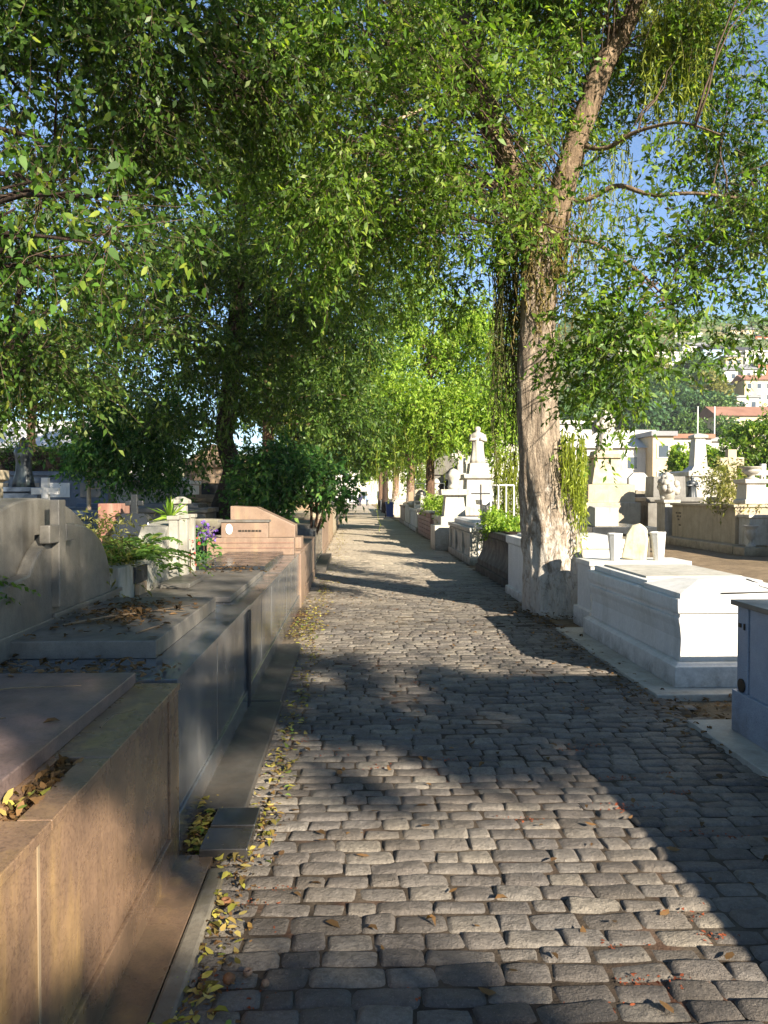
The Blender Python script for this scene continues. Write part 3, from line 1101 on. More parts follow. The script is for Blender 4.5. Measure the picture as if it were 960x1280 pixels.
t = thing('white_tomb', 'large whitewashed tomb with cracked hipped lid beside the big trunk', 'tomb', (3.2, 7.4, -.03))
MB().rect(2.37, 4.05, 5.93, 9.02, [(-.034, 0), (.016, 0), (.022, -.006)]).build('base_slab', 'base', t, .006)
MB().rect(2.66, 3.82, 6.2, 8.62, [(.023, .06), (.19, .06), (.20, .045), (.215, .03), (.222, .0)]).build('plinth', 'white', t, .004)
MB().rect(2.66, 3.82, 6.2, 8.62, [(.2225, -.006), (.40, -.02), (.50, -.004), (.55, .012), (.58, .016), (.585, 0), (.62, 0)]).build('body', 'white', t, .006)
MB().rect(2.66, 3.82, 6.2, 8.62, [(.6205, .0), (.625, .022), (.655, .028), (.70, .03), (.735, .03), (.742, .02)]).build('cornice', 'white', t, .004)
l_ = MB()
l_.rect(2.70, 3.8, 7.02, 8.6, [(.743, 0), (.79, 0), (.80, -.01)])
lid = l_.build('lid', 'white', t, .005)
MB().rect(2.78, 3.72, 7.25, 8.5, [(.801, 0), (.815, 0), (.818, -.004)]).build('lid_plate', 'white2', lid, .003)
mb = MB()
mb.rect(2.665, 3.79, 6.2, 7.005, [(.743, 0), (.785, 0)])
mb.add([(2.67, 6.205, .785), (3.785, 6.205, .785), (3.785, 7.0, .785), (2.67, 7.0, .785), (3.05, 6.72, .845), (3.4, 6.72, .845), (3.42, 7.0, .835), (3.03, 7.0, .835)],
       [(0, 1, 5, 4), (1, 2, 6, 5), (2, 3, 7, 6), (3, 0, 4, 7), (4, 5, 6, 7)])
mb.build('hipped_lid', 'white', t)
mb = MB()
crk = [(3.0, 6.19, .787), (3.25, 6.2, .79), (3.45, 6.23, .79), (3.5, 6.3, .797), (3.46, 6.45, .81), (3.52, 6.6, .823), (3.50, 6.75, .84)]
for a, c in zip(crk, crk[1:]):
    mb.tube([a, c], .006, 5)
mb.build('crack', 'gap', t)

t = thing('marble_ledge', 'low whitewashed ledge carrying two vases behind the big white tomb', 'ledge', (3.3, 9.3, -.03))
MB().rect(2.8, 4.0, 9.06, 9.6, [(-.03, .04), (.2, .04), (.21, 0), (.74, 0), (.745, .02), (.80, .02)]).build('ledge', 'white', t, .006)


def vase(label, x, y, z, r, h, lean=0):
    o = MB().lathe([(.001, 0), (r * .62, 0), (r * .64, h * .03), (r * .97, h * .93), (r, h * .94), (r, h), (r * .88, h), (r * .6, h * .15), (.001, h * .14)], (0, 0, 0), 8).build('stone_vase', 'white', None, .004)
    o.location = (x, y, z)
    o.rotation_euler = (0, lean, R(22))
    tag(o, label, 'vase', 'tapered white stone vases')


vase('tapered white vase between the trunk and the mossy stone', gx(769, 9.2), 9.2, .80, .09, .33)
vase('tapered white vase standing apart, past the leaning mossy stone', gx(824, 9.2), 9.2, .80, .095, .345, R(-3))
s_ = MB()
s_.prism([(-.13, 0), (-.115, .30), (-.07, .42), (.02, .46), (.10, .41), (.15, .28), (.155, 0)], 'y', -.06, .06)
o = s_.build('mossy_stone', 'mossy', None, .02, segs=3)
o.location = (gx(793, 9.25), 9.3, .795)
o.rotation_euler = (R(-6), R(8), R(-30))
tag(o, 'leaning rounded marble stone with moss between two white vases', 'stone')

t = thing('white_tomb', 'plain whitewashed tomb half hidden behind the big trunk', 'tomb', (3, 11.7, -.03))
MB().rect(2.48, 3.95, 10.98, 12.42, [(-.03, .04), (.12, .04), (.13, 0), (.80, 0)]).build('body', 'white', t, .006)
MB().rect(2.48, 3.95, 10.98, 12.42, [(.801, .01), (.83, .035), (.93, .035), (.94, .025)]).build('cornice', 'white', t, .005)
MB().rect(2.6, 3.85, 11.1, 12.3, [(.941, 0), (.975, 0), (.98, -.01)]).build('lid', 'white', t, .005)

t = thing('charcoal_tomb', 'charcoal granite tomb with flared foot and planted top', 'tomb', (3.2, 14.6, -.03))
MB().rect(2.72, 4.2, 13.0, 16.2, [(-.03, .16), (.13, .16), (.135, .12), (.24, .12)] + [(.24 + .5 * u, .12 - .16 * math.sin(u * math.pi * .5) + .09 * u * u) for u in np.linspace(.05, 1, 10)] + [(.76, .07), (.87, .07)]).build('body', 'char', t, .004)
b = MB().box(2.8, 4.1, 13.4, 16.1, .871, .89)
b.build('soil_bed', 'soil', t)
t2 = thing('lime_plant', 'round lime green plant growing on the charcoal tomb', 'plant', (2.85, 15.6, .89))
crown(t2, [((2.85, 15.5, 1.03), (.26, .42, .20)), ((2.95, 14.9, .98), (.2, .3, .13))], 60, 420, 6, .075, .04, 'leaf_lime', .06, .12, .2, name='foliage')

t = thing('white_tomb', 'white panelled tomb with oval plaque headstone beyond the charcoal one', 'tomb', (3.2, 19.5, -.03))
MB().rect(2.66, 4.1, 17.55, 21.6, [(-.03, .05), (.14, .05), (.15, 0), (.30, -.02), (.62, 0), (.70, .03), (.71, 0)]).build('body', 'white2', t, .005)
MB().rect(2.66, 4.1, 17.55, 21.6, [(.711, .0), (.73, .05), (.82, .06), (.83, .04)]).build('cornice', 'white2', t, .005)
for y0 in (17.6, 18.9, 20.2, 21.3):
    MB().box(2.622, 2.668, y0, y0 + .22, .16, .70).build('pilaster', 'white2', t, .006)
MB().rect(2.75, 4.0, 17.8, 21.4, [(.831, 0), (.93, 0), (.98, -.1)]).build('lid', 'white', t, .01)
hs = MB().prism([(2.95, .93), (2.95, 1.15), (3.02, 1.3), (3.15, 1.42), (3.28, 1.46), (3.42, 1.42), (3.54, 1.3), (3.6, 1.15), (3.6, .93)], 'y', 17.95, 18.1).build('headstone', 'marble', t, .015)
MB().lathe([(.001, 0), (.09, 0), (.1, .01), (.09, .02), (.001, .02)], (0, 0, 0), 20, m=Matrix.Translation((3.28, 17.95, 1.22)) @ Matrix.Rotation(R(90), 4, 'X') @ Matrix.Diagonal((.8, 1.2, 1, 1))).build('oval_plaque', 'mossy', hs)
t = thing('iron_cross', 'thin black iron cross standing on the panelled white tomb', 'cross', (gx(601, 19), 19, .9))
mb = MB()
x = gx(601, 19)
mb.tube([(x, 19, .9), (x, 19, 1.85)], .018, 8)
mb.build('upright', 'iron', t)
MB().tube([(x - .24, 19, 1.62), (x + .24, 19, 1.62)], .016, 8).build('crossbar', 'iron', t)

t = thing('white_tomb', 'small whitewashed tomb with bowed side and red brown end', 'tomb', (3.2, 24.6, -.03))
MB().rect(2.66, 4.0, 23.7, 26.4, [(-.03, .08), (.2, .06), (.4, -.03), (.7, -.01), (.8, .05), (.9, .05)]).build('body', 'white2', t, .01)
MB().rect(2.6, 4.05, 23.25, 23.69, [(-.03, .06), (.85, .0), (.86, .04), (.95, .04)]).build('end_block', 'redbrown', t, .01)
t = thing('striped_tomb', 'red brown tomb built of horizontal stone courses', 'tomb', (3.2, 30, -.03))
b = MB()
for i in range(6):
    b.rect(2.64, 4.1, 27.2, 32.6, [(-.03 + i * .16, 0), (.12 + i * .16, 0)])
b.build('course', 'redbrown', t, .01)
MB().rect(2.6, 4.15, 27.1, 32.7, [(.93, .02), (1.0, .02)]).build('coping', 'white2', t, .006)
for q, (px_, yy, lab) in enumerate(((532, 29, 'yellow green plant in front on the striped red brown tomb'), (541, 25.5, 'yellow green plant on the small bowed white tomb'))):
    t2 = thing('lime_plant', lab, 'plant', (3.0, yy, .95))
    crown(t2, [((3.0, yy, 1.2), (.35, .7, .28))], 50, 380, 6, .1, .045, 'leaf_lime', .1, .18, .2, name='foliage')

fr = [('white_tomb', 'white2', 33.2, 37.4, .95, 'whitewashed tomb just past the courses of red brown stone'),
      ('plastered_tomb', 'cream', 37.8, 41.6, 1.1, 'cream plastered tomb before the first whitewashed trunk'),
      ('plastered_tomb', 'tan', 42, 46, 1.0, 'tan tomb next to the whitewashed trunk'),
      ('white_tomb', 'white2', 54.5, 60, 1.1, 'small white tomb beyond the blue bin'),
      ('plastered_tomb', 'cream', 61, 68, 1.0, 'cream tomb near the far end of the avenue'),
      ('plastered_tomb', 'grey_lt', 69, 84, 1.0, 'grey tomb ending the row by the parked car')]
for nm, mt, y0, y1, h_, lab in fr:
    t = thing(nm, lab, 'tomb', (3.4, (y0 + y1) / 2, -.03))
    MB().rect(2.65, 4.2, y0, y1, [(-.03, .06), (.15, .06), (.16, 0), (h_ - .12, 0), (h_ - .1, .05), (h_, .05)]).build('body', mt, t, .01)
    MB().rect(2.8, 4.0, y0 + .3, y1 - .3, [(h_ + .001, 0), (h_ + .1, 0), (h_ + .16, -.12)]).build('lid', mt, t, .01)
    if y1 - y0 < 5:
        MB().box(3.1, 3.8, y1 - .5, y1 - .3, h_ + .1, h_ + .75).build('headstone', mt, t, .03)


# ------------------------------------------------------------------ statues and monuments
def figure(parent, c, h, mat, name='statue', fold=9, arms=True, wings=False):
    """a draped standing figure carved in one piece with its head"""
    f = lambda a, z: 1 + (.10 * math.sin(fold * a + 3 * z) + .05 * math.sin(4 * a - z * 5)) * (1 if z < h * .72 else .15)
    pr = [(.001, 0), (.21, .0), (.20, .12), (.165, .32), (.15, .5), (.165, .62), (.19, .74), (.165, .80), (.07, .845), (.055, .865), (.075, .89), (.082, .925), (.07, .97), (.035, .995), (.001, 1.0)]
    mb = MB().lathe([(r * h, z * h) for r, z in pr], c, 28, f, sq=.72)
    o = mb.build(name, mat, parent, smooth=True)
    if arms:
        for s in (-1, 1):
            MB().tube([(c[0] + s * .17 * h, c[1], c[2] + .76 * h), (c[0] + s * .2 * h, c[1] - .06 * h, c[2] + .62 * h), (c[0] + s * .04 * h, c[1] - .15 * h, c[2] + .66 * h)], [.055 * h, .05 * h, .035 * h], 10).build('arm', mat, o, smooth=True)
    if wings:
        for s in (-1, 1):
            MB().prism([(c[0] + s * .04 * h, c[2] + .78 * h), (c[0] + s * .2 * h, c[2] + .92 * h), (c[0] + s * .3 * h, c[2] + .75 * h), (c[0] + s * .26 * h, c[2] + .4 * h), (c[0] + s * .1 * h, c[2] + .5 * h)], 'y', c[1] + .1 * h, c[1] + .15 * h).build('wing', mat, o, .01)
    return o


def urn_prof(r, h):
    return [(.001, 0), (r * .62, 0), (r * .62, h * .08), (r * .3, h * .16), (r * .24, h * .28), (r * .5, h * .4), (r * .78, h * .6), (r * .72, h * .72), (r * .68, h * .8), (r, h * .9), (r, h * .95), (r * .8, h * .96), (r * .55, h * .85), (.001, h * .84)]


# tall statue monument behind the white panelled tomb
Y = 25
x = gx(597, Y)
t = thing('statue_monument', 'white draped statue on tall stepped pedestal behind the white tombs', 'monument', (x, Y, -.03))
MB().rect(x - .45, x + .45, Y - .45, Y + .45, [(-.03, .3), (.9, .3), (.92, .12), (1.2, .12), (1.22, 0), (2.1, -.04), (2.12, .06), (2.25, .08), (2.27, -.12), (2.62, -.16)]).build('pedestal', 'marble', t, .012)
figure(t, (x, Y, 2.62), 1.2, 'marble', fold=7)
Y = 28
x = gx(755, Y)
t = thing('angel_monument', 'pale angel statue on tapered cream pedestal in the tomb field', 'monument', (x, Y, -.03))
MB().rect(x - .75, x + .75, Y - .75, Y + .75, [(-.03, .25), (1.3, .25), (1.32, .1), (1.95, .1), (1.97, -.05)]).build('plinth', 'cream', t, .015)
MB().rect(x - .55, x + .55, Y - .55, Y + .55, [(1.971, .08), (2.02, .08), (2.9, -.1), (2.92, 0), (3.03, 0), (3.05, -.12), (3.2, -.15)]).build('pedestal', 'cream', t, .012)
figure(t, (x, Y, 3.2), 1.5, 'marble', wings=True)

# row of big family tombs across the sandy side path (faces toward the avenue)
t = thing('family_tomb', 'large cream family tomb with inscription on its shaded side', 'tomb', (11.3, 23, -.03))
MB().rect(10.5, 12.4, 20.8, 25.2, [(-.03, .26), (.20, .26), (.22, .2)]).build('plinth', 'cream', t, .012)
b = MB().box(10.52, 12.4, 20.95, 25.2, .221, 1.24)
b.build('body', 'cream', t, .01)
MB().box(10.46, 12.44, 20.9, 25.25, 1.241, 1.32).build('coping', 'cream', t, .012)
for i, (n_, dz) in enumerate(((7, .97), (5, .86), (2, .76), (3, .58))):
    letters(t, 10.519, 24.9 - i * .08, dz, n_, .065, run=.7)
MB().rect(10.62, 11.2, 20.35, 20.94, [(.221, 0), (.95, 0), (.97, .04), (1.05, .04)]).build('end_block', 'white2', t, .01)
o = MB().lathe(urn_prof(.2, .62), (0, 0, 0), 20).build('stone_urn', 'marble', None, smooth=True)
o.location = (10.55, 20.15, -.03 + .22)
MB_base = MB().box(10.25, 10.9, 19.9, 20.5, -.03, .19).build('stone_block', 'cream', None, .01, org=(10.55, 20.2, -.03))
tag(MB_base, 'low cream block carrying the goblet shaped urn', 'block')
tag(o, 'goblet shaped white stone urn at the corner of cream tomb', 'urn')
t = thing('family_tomb', 'dark lichen stained tomb beside the goblet urn', 'tomb', (12.3, 18.6, -.03))
MB().box(11.2, 13.2, 16.6, 19.7, -.03, 1.22).build('body', 'darkcon', t, .01)
MB().box(11.12, 13.3, 16.5, 19.8, 1.221, 1.36).build('coping', 'darkcon', t, .01)
o = MB().rect(-.26, .26, -.26, .26, [(0, .05), (.1, .05), (.12, 0), (.5, -.02), (.52, .05), (.62, .06)]).build('pedestal', 'marble', None, .01)
u_t = thing('urn_pedestal', 'white pedestal with flat urn on the dark stained tomb', 'pedestal', (gx(944, 19), 19.2, 1.36))
o.parent = u_t
MB().lathe(urn_prof(.3, .34), (0, 0, .62), 20, m=None).build('urn', 'marble', None, smooth=True).parent = u_t
t = thing('pillar_monument', 'square pillar with carved flower group on top beside cream tomb', 'monument', (10.6, 25.9, -.03))
MB().rect(10.4, 10.85, 25.5, 26.2, [(-.03, .06), (.15, .06), (.17, 0), (1.30, 0), (1.32, .06), (1.42, .06)]).build('pillar', 'marble', t, .01)
mb = MB()
for i in range(26):
    a = random.random() * 6.3
    zz = random.random()
    rr = .32 * math.sin(math.pi * (.15 + .8 * zz))
    c_ = (10.62 + rr * math.cos(a), 25.85 + rr * math.sin(a), 1.5 + zz * .75)
    mb.lathe([(.001, -.13), (.09, -.09), (.13, 0), (.09, .09), (.001, .13)], c_, 8)
mb.lathe([(.001, 0), (.22, 0), (.3, .4), (.18, .85), (.001, .92)], (10.62, 25.85, 1.42), 12)
mb.build('carved_flowers', 'marble', t, smooth=True)
blocks = [(10.4, 27.0, 28.4, 1.5, 'grey_lt', 'square grey tomb with stepped block, next to the flower pillar'),
          (10.5, 29.0, 31.6, 1.62, 'concrete', 'grey concrete tomb with flat coping, left open at its end'),
          (10.5, 31.9, 34.6, 1.66, 'darkcon', 'dark concrete tomb with slim post beneath the angel')]
for i, (x0, y0, y1, h_, mt, lab) in enumerate(blocks):
    t = thing('family_tomb', lab.replace(', left open at its end', ' and shut panels'), 'tomb', (x0 + .9, (y0 + y1) / 2, -.03))
    MB().rect(x0, x0 + 1.9, y0, y1, [(-.03, .06), (.2, .06), (.22, 0), (h_ - .16, 0)]).build('body', mt, t, .01)
    MB().rect(x0, x0 + 1.9, y0, y1, [(h_ - .159, .1), (h_, .1)]).build('coping', mt, t, .01)
    MB().box(x0 - .025, x0 + .005, y0 + .35, y1 - .35, .3, h_ - .3).build('side_panel', mt, t, .008)
    MB().rect(x0 + .3, x0 + 1.5, y0 + .3, y1 - .3, [(h_ + .001, 0), (h_ + (.75 if i == 0 else .12), -.02)]).build('top_block', mt, t, .01)
t = thing('black_slab_tomb', 'low tomb with thick black granite slab behind the big trunk', 'tomb', (5.3, 16.6, -.03))
MB().box(4.95, 6.1, 15.7, 17.7, -.03, .78).build('body', 'darkcon', t, .01)
MB().box(4.85, 6.2, 15.6, 17.8, .781, .93).build('slab', 'black', t, .008)
MB().prism([(15.9, .931), (15.9, 1.32), (16.3, 1.36), (17.1, 1.05), (17.1, .931)], 'x', 5.0, 5.5).build('headrest', 'white2', t, .01)

Y = 27
x = gx(913, Y)
t = thing('stone_cross', 'large pale stone cross on stepped base in front of ivy', 'cross', (x, Y, -.03))
MB().rect(x - .5, x + .5, Y - .5, Y + .5, [(-.03, .35), (.9, .35), (.92, .1), (1.5, .1), (1.52, -.15), (1.95, -.2)]).build('base', 'cream', t, .015)
cr = MB()
cr.box(x - .16, x + .16, Y - .12, Y + .12, 1.9, 3.2)
cr.box(x - .43, x - .161, Y - .118, Y + .118, 2.62, 2.92)
cr.box(x + .161, x + .43, Y - .118, Y + .118, 2.62, 2.92)
cr.build('cross', 'cream', t, .015)
Y = 30
t = thing('sarcophagus', 'white marble sarcophagus raised behind the cream tomb', 'sarcophagus', (gx(882, Y), Y, -.03))
x0, x1 = gx(862, Y), gx(900, Y)
MB().rect(x0, x1, Y, Y + 2.4, [(-.03, .2), (1.2, .2), (1.22, .05), (1.45, .05), (1.47, 0), (2.3, 0), (2.32, .08), (2.5, .08), (2.55, 0)]).build('chest', 'marble', t, .012)
t = thing('bronze_figure', 'small dark bronze mourner before the white sarcophagus', 'statue', (gx(865, 29), 29, -.03))
MB().rect(gx(865, 29) - .3, gx(865, 29) + .3, 28.7, 29.3, [(-.03, 0), (1.3, 0)]).build('pedestal', 'cream', t, .01)
figure(t, (gx(865, 29), 29, 1.3), 1.0, 'bronze')
Y = 36
x = gx(872, Y)
t = thing('column_monument', 'slender white column with flared foot before the clipped bush', 'column', (x, Y, -.03))
MB().rect(x - .32, x + .32, Y - .32, Y + .32, [(-.03, .5), (2.4, .5), (2.42, .25), (2.7, .25), (2.95, 0), (3.0, 0), (4.25, -.08), (4.27, .02), (4.4, .02), (4.5, -.25)]).build('shaft', 'marble', t, .015)

# white monuments seen along the avenue between the charcoal tomb and the far trunks
mons = [(575, 36, .55, 3.4, 'marble', 'white carved monument left of the tall draped statue', 'cross'),
        (556, 48, .8, 4.1, 'grey_lt', 'grey arched monument next to the brown trunk', 'arch'),
        (545, 40, .5, 2.4, 'white2', 'short white pillar beside the yellow green plant', 'ball'),
        (522, 60, .55, 3.1, 'marble', 'white pillar monument between two far trunks', 'cross'),
        (624, 22, .5, 1.9, 'white', 'squat white monument beneath the hanging vines', 'ball'),
        (567, 22.6, .32, 2.3, 'white2', 'square white post with cap above the panelled tomb', 'ball')]
for px_, Y, r_, h_, mt, lab, kind in mons:
    x = gx(px_, Y)
    t = thing('stone_monument', lab, 'monument', (x, Y, -.03))
    MB().rect(x - r_, x + r_, Y - r_, Y + r_, [(-.03, .3), (.7, .3), (.72, .1), (.95, .1), (.97, 0), (h_ * .68, -.06), (h_ * .68 + .02, .08), (h_ * .76, .1)]).build('pedestal', mt, t, .012)
    if kind == 'cross':
        c_ = MB()
        c_.box(x - .13, x + .13, Y - .1, Y + .1, h_ * .76, h_ + .35)
        c_.box(x - .4, x - .131, Y - .098, Y + .098, h_ - .1, h_ + .12)
        c_.box(x + .131, x + .4, Y - .098, Y + .098, h_ - .1, h_ + .12)
        c_.build('cross', mt, t, .01)
    elif kind == 'arch':
        MB().prism([(x - r_, h_ * .761)] + [(x - r_ * math.cos(a), h_ * .8 + r_ * .9 * math.sin(a)) for a in np.linspace(0, math.pi, 13)] + [(x + r_, h_ * .761)], 'y', Y - .3, Y + .3).build('arch_top', mt, t, .02)
        MB().prism([(x - r_ * .5, .98)] + [(x - r_ * .5 * math.cos(a), h_ * .5 + r_ * .5 * math.sin(a)) for a in np.linspace(0, math.pi, 13)] + [(x + r_ * .5, .98)], 'y', Y - r_ - .02, Y - r_ + .03).build('niche', 'gap', t)
    else:
        MB().lathe([(.001, 0), (.16, 0), (.18, .1), (.08, .18), (.2, .34), (.2, .44), (.1, .58), (.001, .62)], (x, Y, h_ * .76), 16).build('finial', mt, t, smooth=True)


def chapel(label, x0, x1, y0, y1, zw, zr, mt, door=True, roofm='white2'):
    t = thing('burial_chapel', label, 'chapel', ((x0 + x1) / 2, (y0 + y1) / 2, -.03))
    xc = (x0 + x1) / 2
    MB().box(x0, x1, y0, y1, -.03, zw).build('wall', mt, t, .01)
    MB().rect(x0, x1, y0, y1, [(zw + .001, .12), (zw + .14, .16)]).build('cornice', mt, t, .01)
    MB().prism([(x0 - .14, zw + .142), (x1 + .14, zw + .142), (xc, zr)], 'y', y0 - .12, y1 + .12).build('roof', roofm, t, .01)
    if door:
        d = MB().box(xc - .4, xc + .4, y0 - .03, y0 + .01, -.03, 1.95).build('door', 'iron', t, .005)
        MB().prism([(xc - .55, 1.97), (xc + .55, 1.97), (xc, 2.4)], 'y', y0 - .08, y0 - .001).build('pediment', mt, t, .01)
    for xx in (x0 - .03, x1 - .2):
        MB().rect(xx, xx + .23, y0 - .06, y0 + .15, [(-.03, .03), (.2, .03), (.22, 0), (zw - .15, 0), (zw - .14, .04), (zw - .005, .04)]).build('pilaster', mt, t, .006)
    return t


chapel('white gabled burial chapel behind the hanging vines', gx(605, 42), gx(648, 42), 42, 46, 3.9, 4.7, 'white')
chapel('tan burial chapel half hidden by the dark bent trunk', gx(232, 26), gx(302, 26), 26, 29, 2.5, 3.3, 'tan', roofm='tan')
chapel('grey white burial chapel deep among the far trunks', gx(583, 62), gx(606, 62), 62, 66, 4.2, 5.2, 'white2')


def railing(label, pts, h=.55, name='tube_railing'):
    t = thing(name, label, 'railing', (pts[0][0], pts[0][1], pts[0][2]))
    a, b = Vector(pts[0]), Vector(pts[-1])
    for k_ in (1, .55):
        MB().tube([a + Vector((0, 0, h * k_)), b + Vector((0, 0, h * k_))], .018, 8).build('rail', 'steel', t, smooth=True)
    n_ = 4
    for i in range(n_):
        q = a.lerp(b, i / (n_ - 1))
        MB().tube([q, q + Vector((0, 0, h))], .016, 8).build('post', 'steel', t, smooth=True)


railing('white tube railing round the vines by the big trunk', [(gx(624, 15.6), 16.6, .05), (gx(655, 15.6), 16.6, .05)], 1.75)
railing('white tube railing in front of the brown trunk', [(gx(519, 34), 34.2, 1.0), (gx(556, 34), 34.2, 1.0)], 1.1)

# small side objects left of the avenue, behind the first headstones
Y = 9
o = MB().rect(-4.32, -4.1, 8.9, 9.1, [(-.03, .05), (.2, .05), (.22, 0), (1.75, 0), (1.77, .05), (1.88, .05)]).build('stone_post', 'cream', None, .01, org=(-4.2, 9, -.03))
tag(o, 'slim sunlit cream post cut by the frame edge', 'post')
Y = 22
x = gx(30, Y)
t = thing('cloaked_statue', 'dark cloaked statue on blue grey pedestal before the hedge', 'statue', (x, Y, -.03))
MB().rect(x - .55, x + .55, Y - .45, Y + .45, [(-.03, .15), (.4, .15), (.42, 0), (1.65, 0), (1.68, .1), (1.8, .1)]).build('pedestal', 'bluestone', t, .012)
o = figure(t, (x, Y, 1.8), 1.35, 'bronze', fold=11, arms=False)
MB().lathe([(.115, -.1), (.13, 0), (.12, .1), (.05, .2), (.001, .24)], (x, Y, 1.8 + 1.19), 16).build('hood', 'bronze', o, smooth=True)
Y = 15
x = gx(28, Y)
t = thing('rounded_headstone', 'reddish rounded headstone with small emblem beneath the cloaked statue', 'headstone', (x, Y, -.03))
MB().prism([(x - .42, -.03), (x - .42, 1.18)] + [(x - .42 * math.cos(a), 1.18 + .34 * math.sin(a)) for a in np.linspace(0, math.pi, 15)] + [(x + .42, 1.18), (x + .42, -.03)], 'y', Y, Y + .18).build('stone', 'redbrown', t, .015)
MB().lathe([(.001, 0), (.07, 0), (.08, .012), (.001, .014)], (0, 0, 0), 12, m=Matrix.Translation((x, Y, 1.36)) @ Matrix.Rotation(R(90), 4, 'X')).build('emblem', 'letter', t)
Y = 14
x = gx(57, Y)
t = thing('white_cross', 'small white cross on low base behind the domed headstone', 'cross', (x, Y, -.03))
MB().rect(x - .28, x + .28, Y - .2, Y + .2, [(-.03, .2), (.9, .2), (.92, 0), (1.2, -.06)]).build('base', 'bluestone', t, .01)
c_ = MB()
c_.box(x - .06, x + .06, Y - .05, Y + .05, 1.15, 1.9)
c_.box(x - .24, x - .061, Y - .048, Y + .048, 1.6, 1.72)
c_.box(x + .061, x + .24, Y - .048, Y + .048, 1.6, 1.72)
c_.build('cross', 'white', t, .006)
t = thing('burial_wall', 'long blue grey burial wall with white plaques', 'wall', (-11.5, 27.5, -.03))
MB().box(-16.5, -8.6, 27, 28, -.03, 2.25).build('wall', 'bluestone', t, .01)
MB().box(-16.6, -8.5, 26.92, 28.1, 2.251, 2.4).build('coping', 'bluestone', t, .01)
for i in range(4):
    for j in range(2):
        MB().box(-12.7 + i * 1.05, -12.0 + i * 1.05, 26.97, 27.005, .7 + j * .8, 1.2 + j * .8).build('plaque', ('white' if (i + j) % 3 == 0 else 'grey_lt'), t, .006)
t = thing('white_wall', 'white rendered wall in shade behind the small green tree', 'wall', (-10.5, 33, -.03))
MB().box(-12.2, -7.9, 33, 33.3, -.03, 2.4).build('wall', 'white', t, .01)
MB().box(-12.25, -7.85, 32.94, 33.36, 2.401, 2.5).build('coping', 'white', t, .01)
t = thing('white_shed', 'bright white shed with sunlit pitched roof beyond the hedge', 'shed', (-20, 48, -.03))
MB().box(-27, -15.5, 46, 54, -.03, 4.3).build('wall', 'white', t, .02)
MB().prism([(45.4, 4.301), (54.6, 4.301), (50, 6.3)], 'x', -27.3, -15.2).build('roof', 'white', t, .01)
for i in range(4):
    f_ = MB().box(-25.6 + i * 2.6, -24.4 + i * 2.6, 45.96, 46.01, 2.2, 3.4).build('window', 'steel', t, .01)
    MB().box(-25.5 + i * 2.6, -24.5 + i * 2.6, 45.94, 45.965, 2.3, 3.3).build('pane', 'glass', f_)
Y = 12.8
x0, x1 = gx(122, Y), gx(151, Y)
o = MB().rect(x0, x1, Y, Y + .5, [(-.03, .12), (.95, .12), (.97, .02), (1.05, 0), (1.45, 0)]).build('brick_block', 'redbrown', None, .012, org=((x0 + x1) / 2, Y + .2, -.03))
tag(o, 'terracotta coloured block between the fern and black monument', 'block')
Y = 12.4
x = gx(168, Y)
t = thing('black_monument', 'black stone monument with small cross among the ferns', 'monument', (x, Y, -.03))
MB().rect(x - .28, x + .28, Y - .2, Y + .2, [(-.03, .15), (.8, .12), (.85, .05), (1.15, 0), (1.3, -.1)]).build('base', 'black', t, .02)
c_ = MB()
c_.box(x - .05, x + .05, Y - .04, Y + .04, 1.28, 1.6)
c_.box(x - .14, x - .051, Y - .038, Y + .038, 1.42, 1.5)
c_.box(x + .051, x + .14, Y - .038, Y + .038, 1.42, 1.5)
c_.build('cross', 'black', t, .01)
Y = 13.6
x = gx(226, Y)
t = thing('white_pedestal', 'narrow white pedestal with cap between ferns and bowl', 'pedestal', (x, Y, -.03))
MB().rect(x - .1, x + .1, Y - .1, Y + .1, [(-.03, .12), (.6, .12), (.62, 0), (1.42, 0), (1.44, .05), (1.5, .05), (1.56, -.05)]).build('shaft', 'pale', t, .008)
Y = 11.6
x = gx(258, Y)
t = thing('stone_bowl', 'wide stone bowl on a pedestal by the dark trunk', 'bowl', (x, Y, -.03))
MB().rect(x - .18, x + .18, Y - .18, Y + .18, [(-.03, .06), (.1, .06), (.12, 0), (.9, -.02), (.92, .03), (.98, .03)]).build('pedestal', 'concrete', t, .01)
MB().lathe([(.001, 0), (.09, 0), (.08, .05), (.2, .13), (.24, .22), (.24, .25), (.2, .25), (.16, .17), (.001, .15)], (x, Y, .98), 22).build('bowl', 'concrete', t, smooth=True)
for i, (px_, Y, w_, h_, mt, lab) in enumerate(((205, 17, .9, 1.3, 'grey_lt', 'pale grey tomb between fern leaves and white pedestal'), (70, 18.5, 1.4, 1.1, 'bluestone', 'dark blue grey tomb behind the small white cross'),
                                              (135, 21, 1.2, 1.25, 'bluestone', 'blue grey tomb under the small green tree'), (190, 22, 1.0, 2.0, 'white2', 'tall whitish tomb under the leaves of small tree'), (258, 21, .8, 1.5, 'tan', 'tan tomb in front of the tan chapel'))):
    x = gx(px_, Y)
    t = thing('side_tomb', lab, 'tomb', (x, Y, -.03))
    MB().rect(x - w_, x + w_, Y, Y + 1.6, [(-.03, .08), (.2, .08), (.22, 0), (h_ - .12, 0), (h_ - .1, .06), (h_, .06)]).build('body', mt, t, .01)
    MB().rect(x - w_ * .8, x + w_ * .8, Y + .2, Y + 1.4, [(h_ + .001, 0), (h_ + .1, -.05)]).build('lid', mt, t, .01)

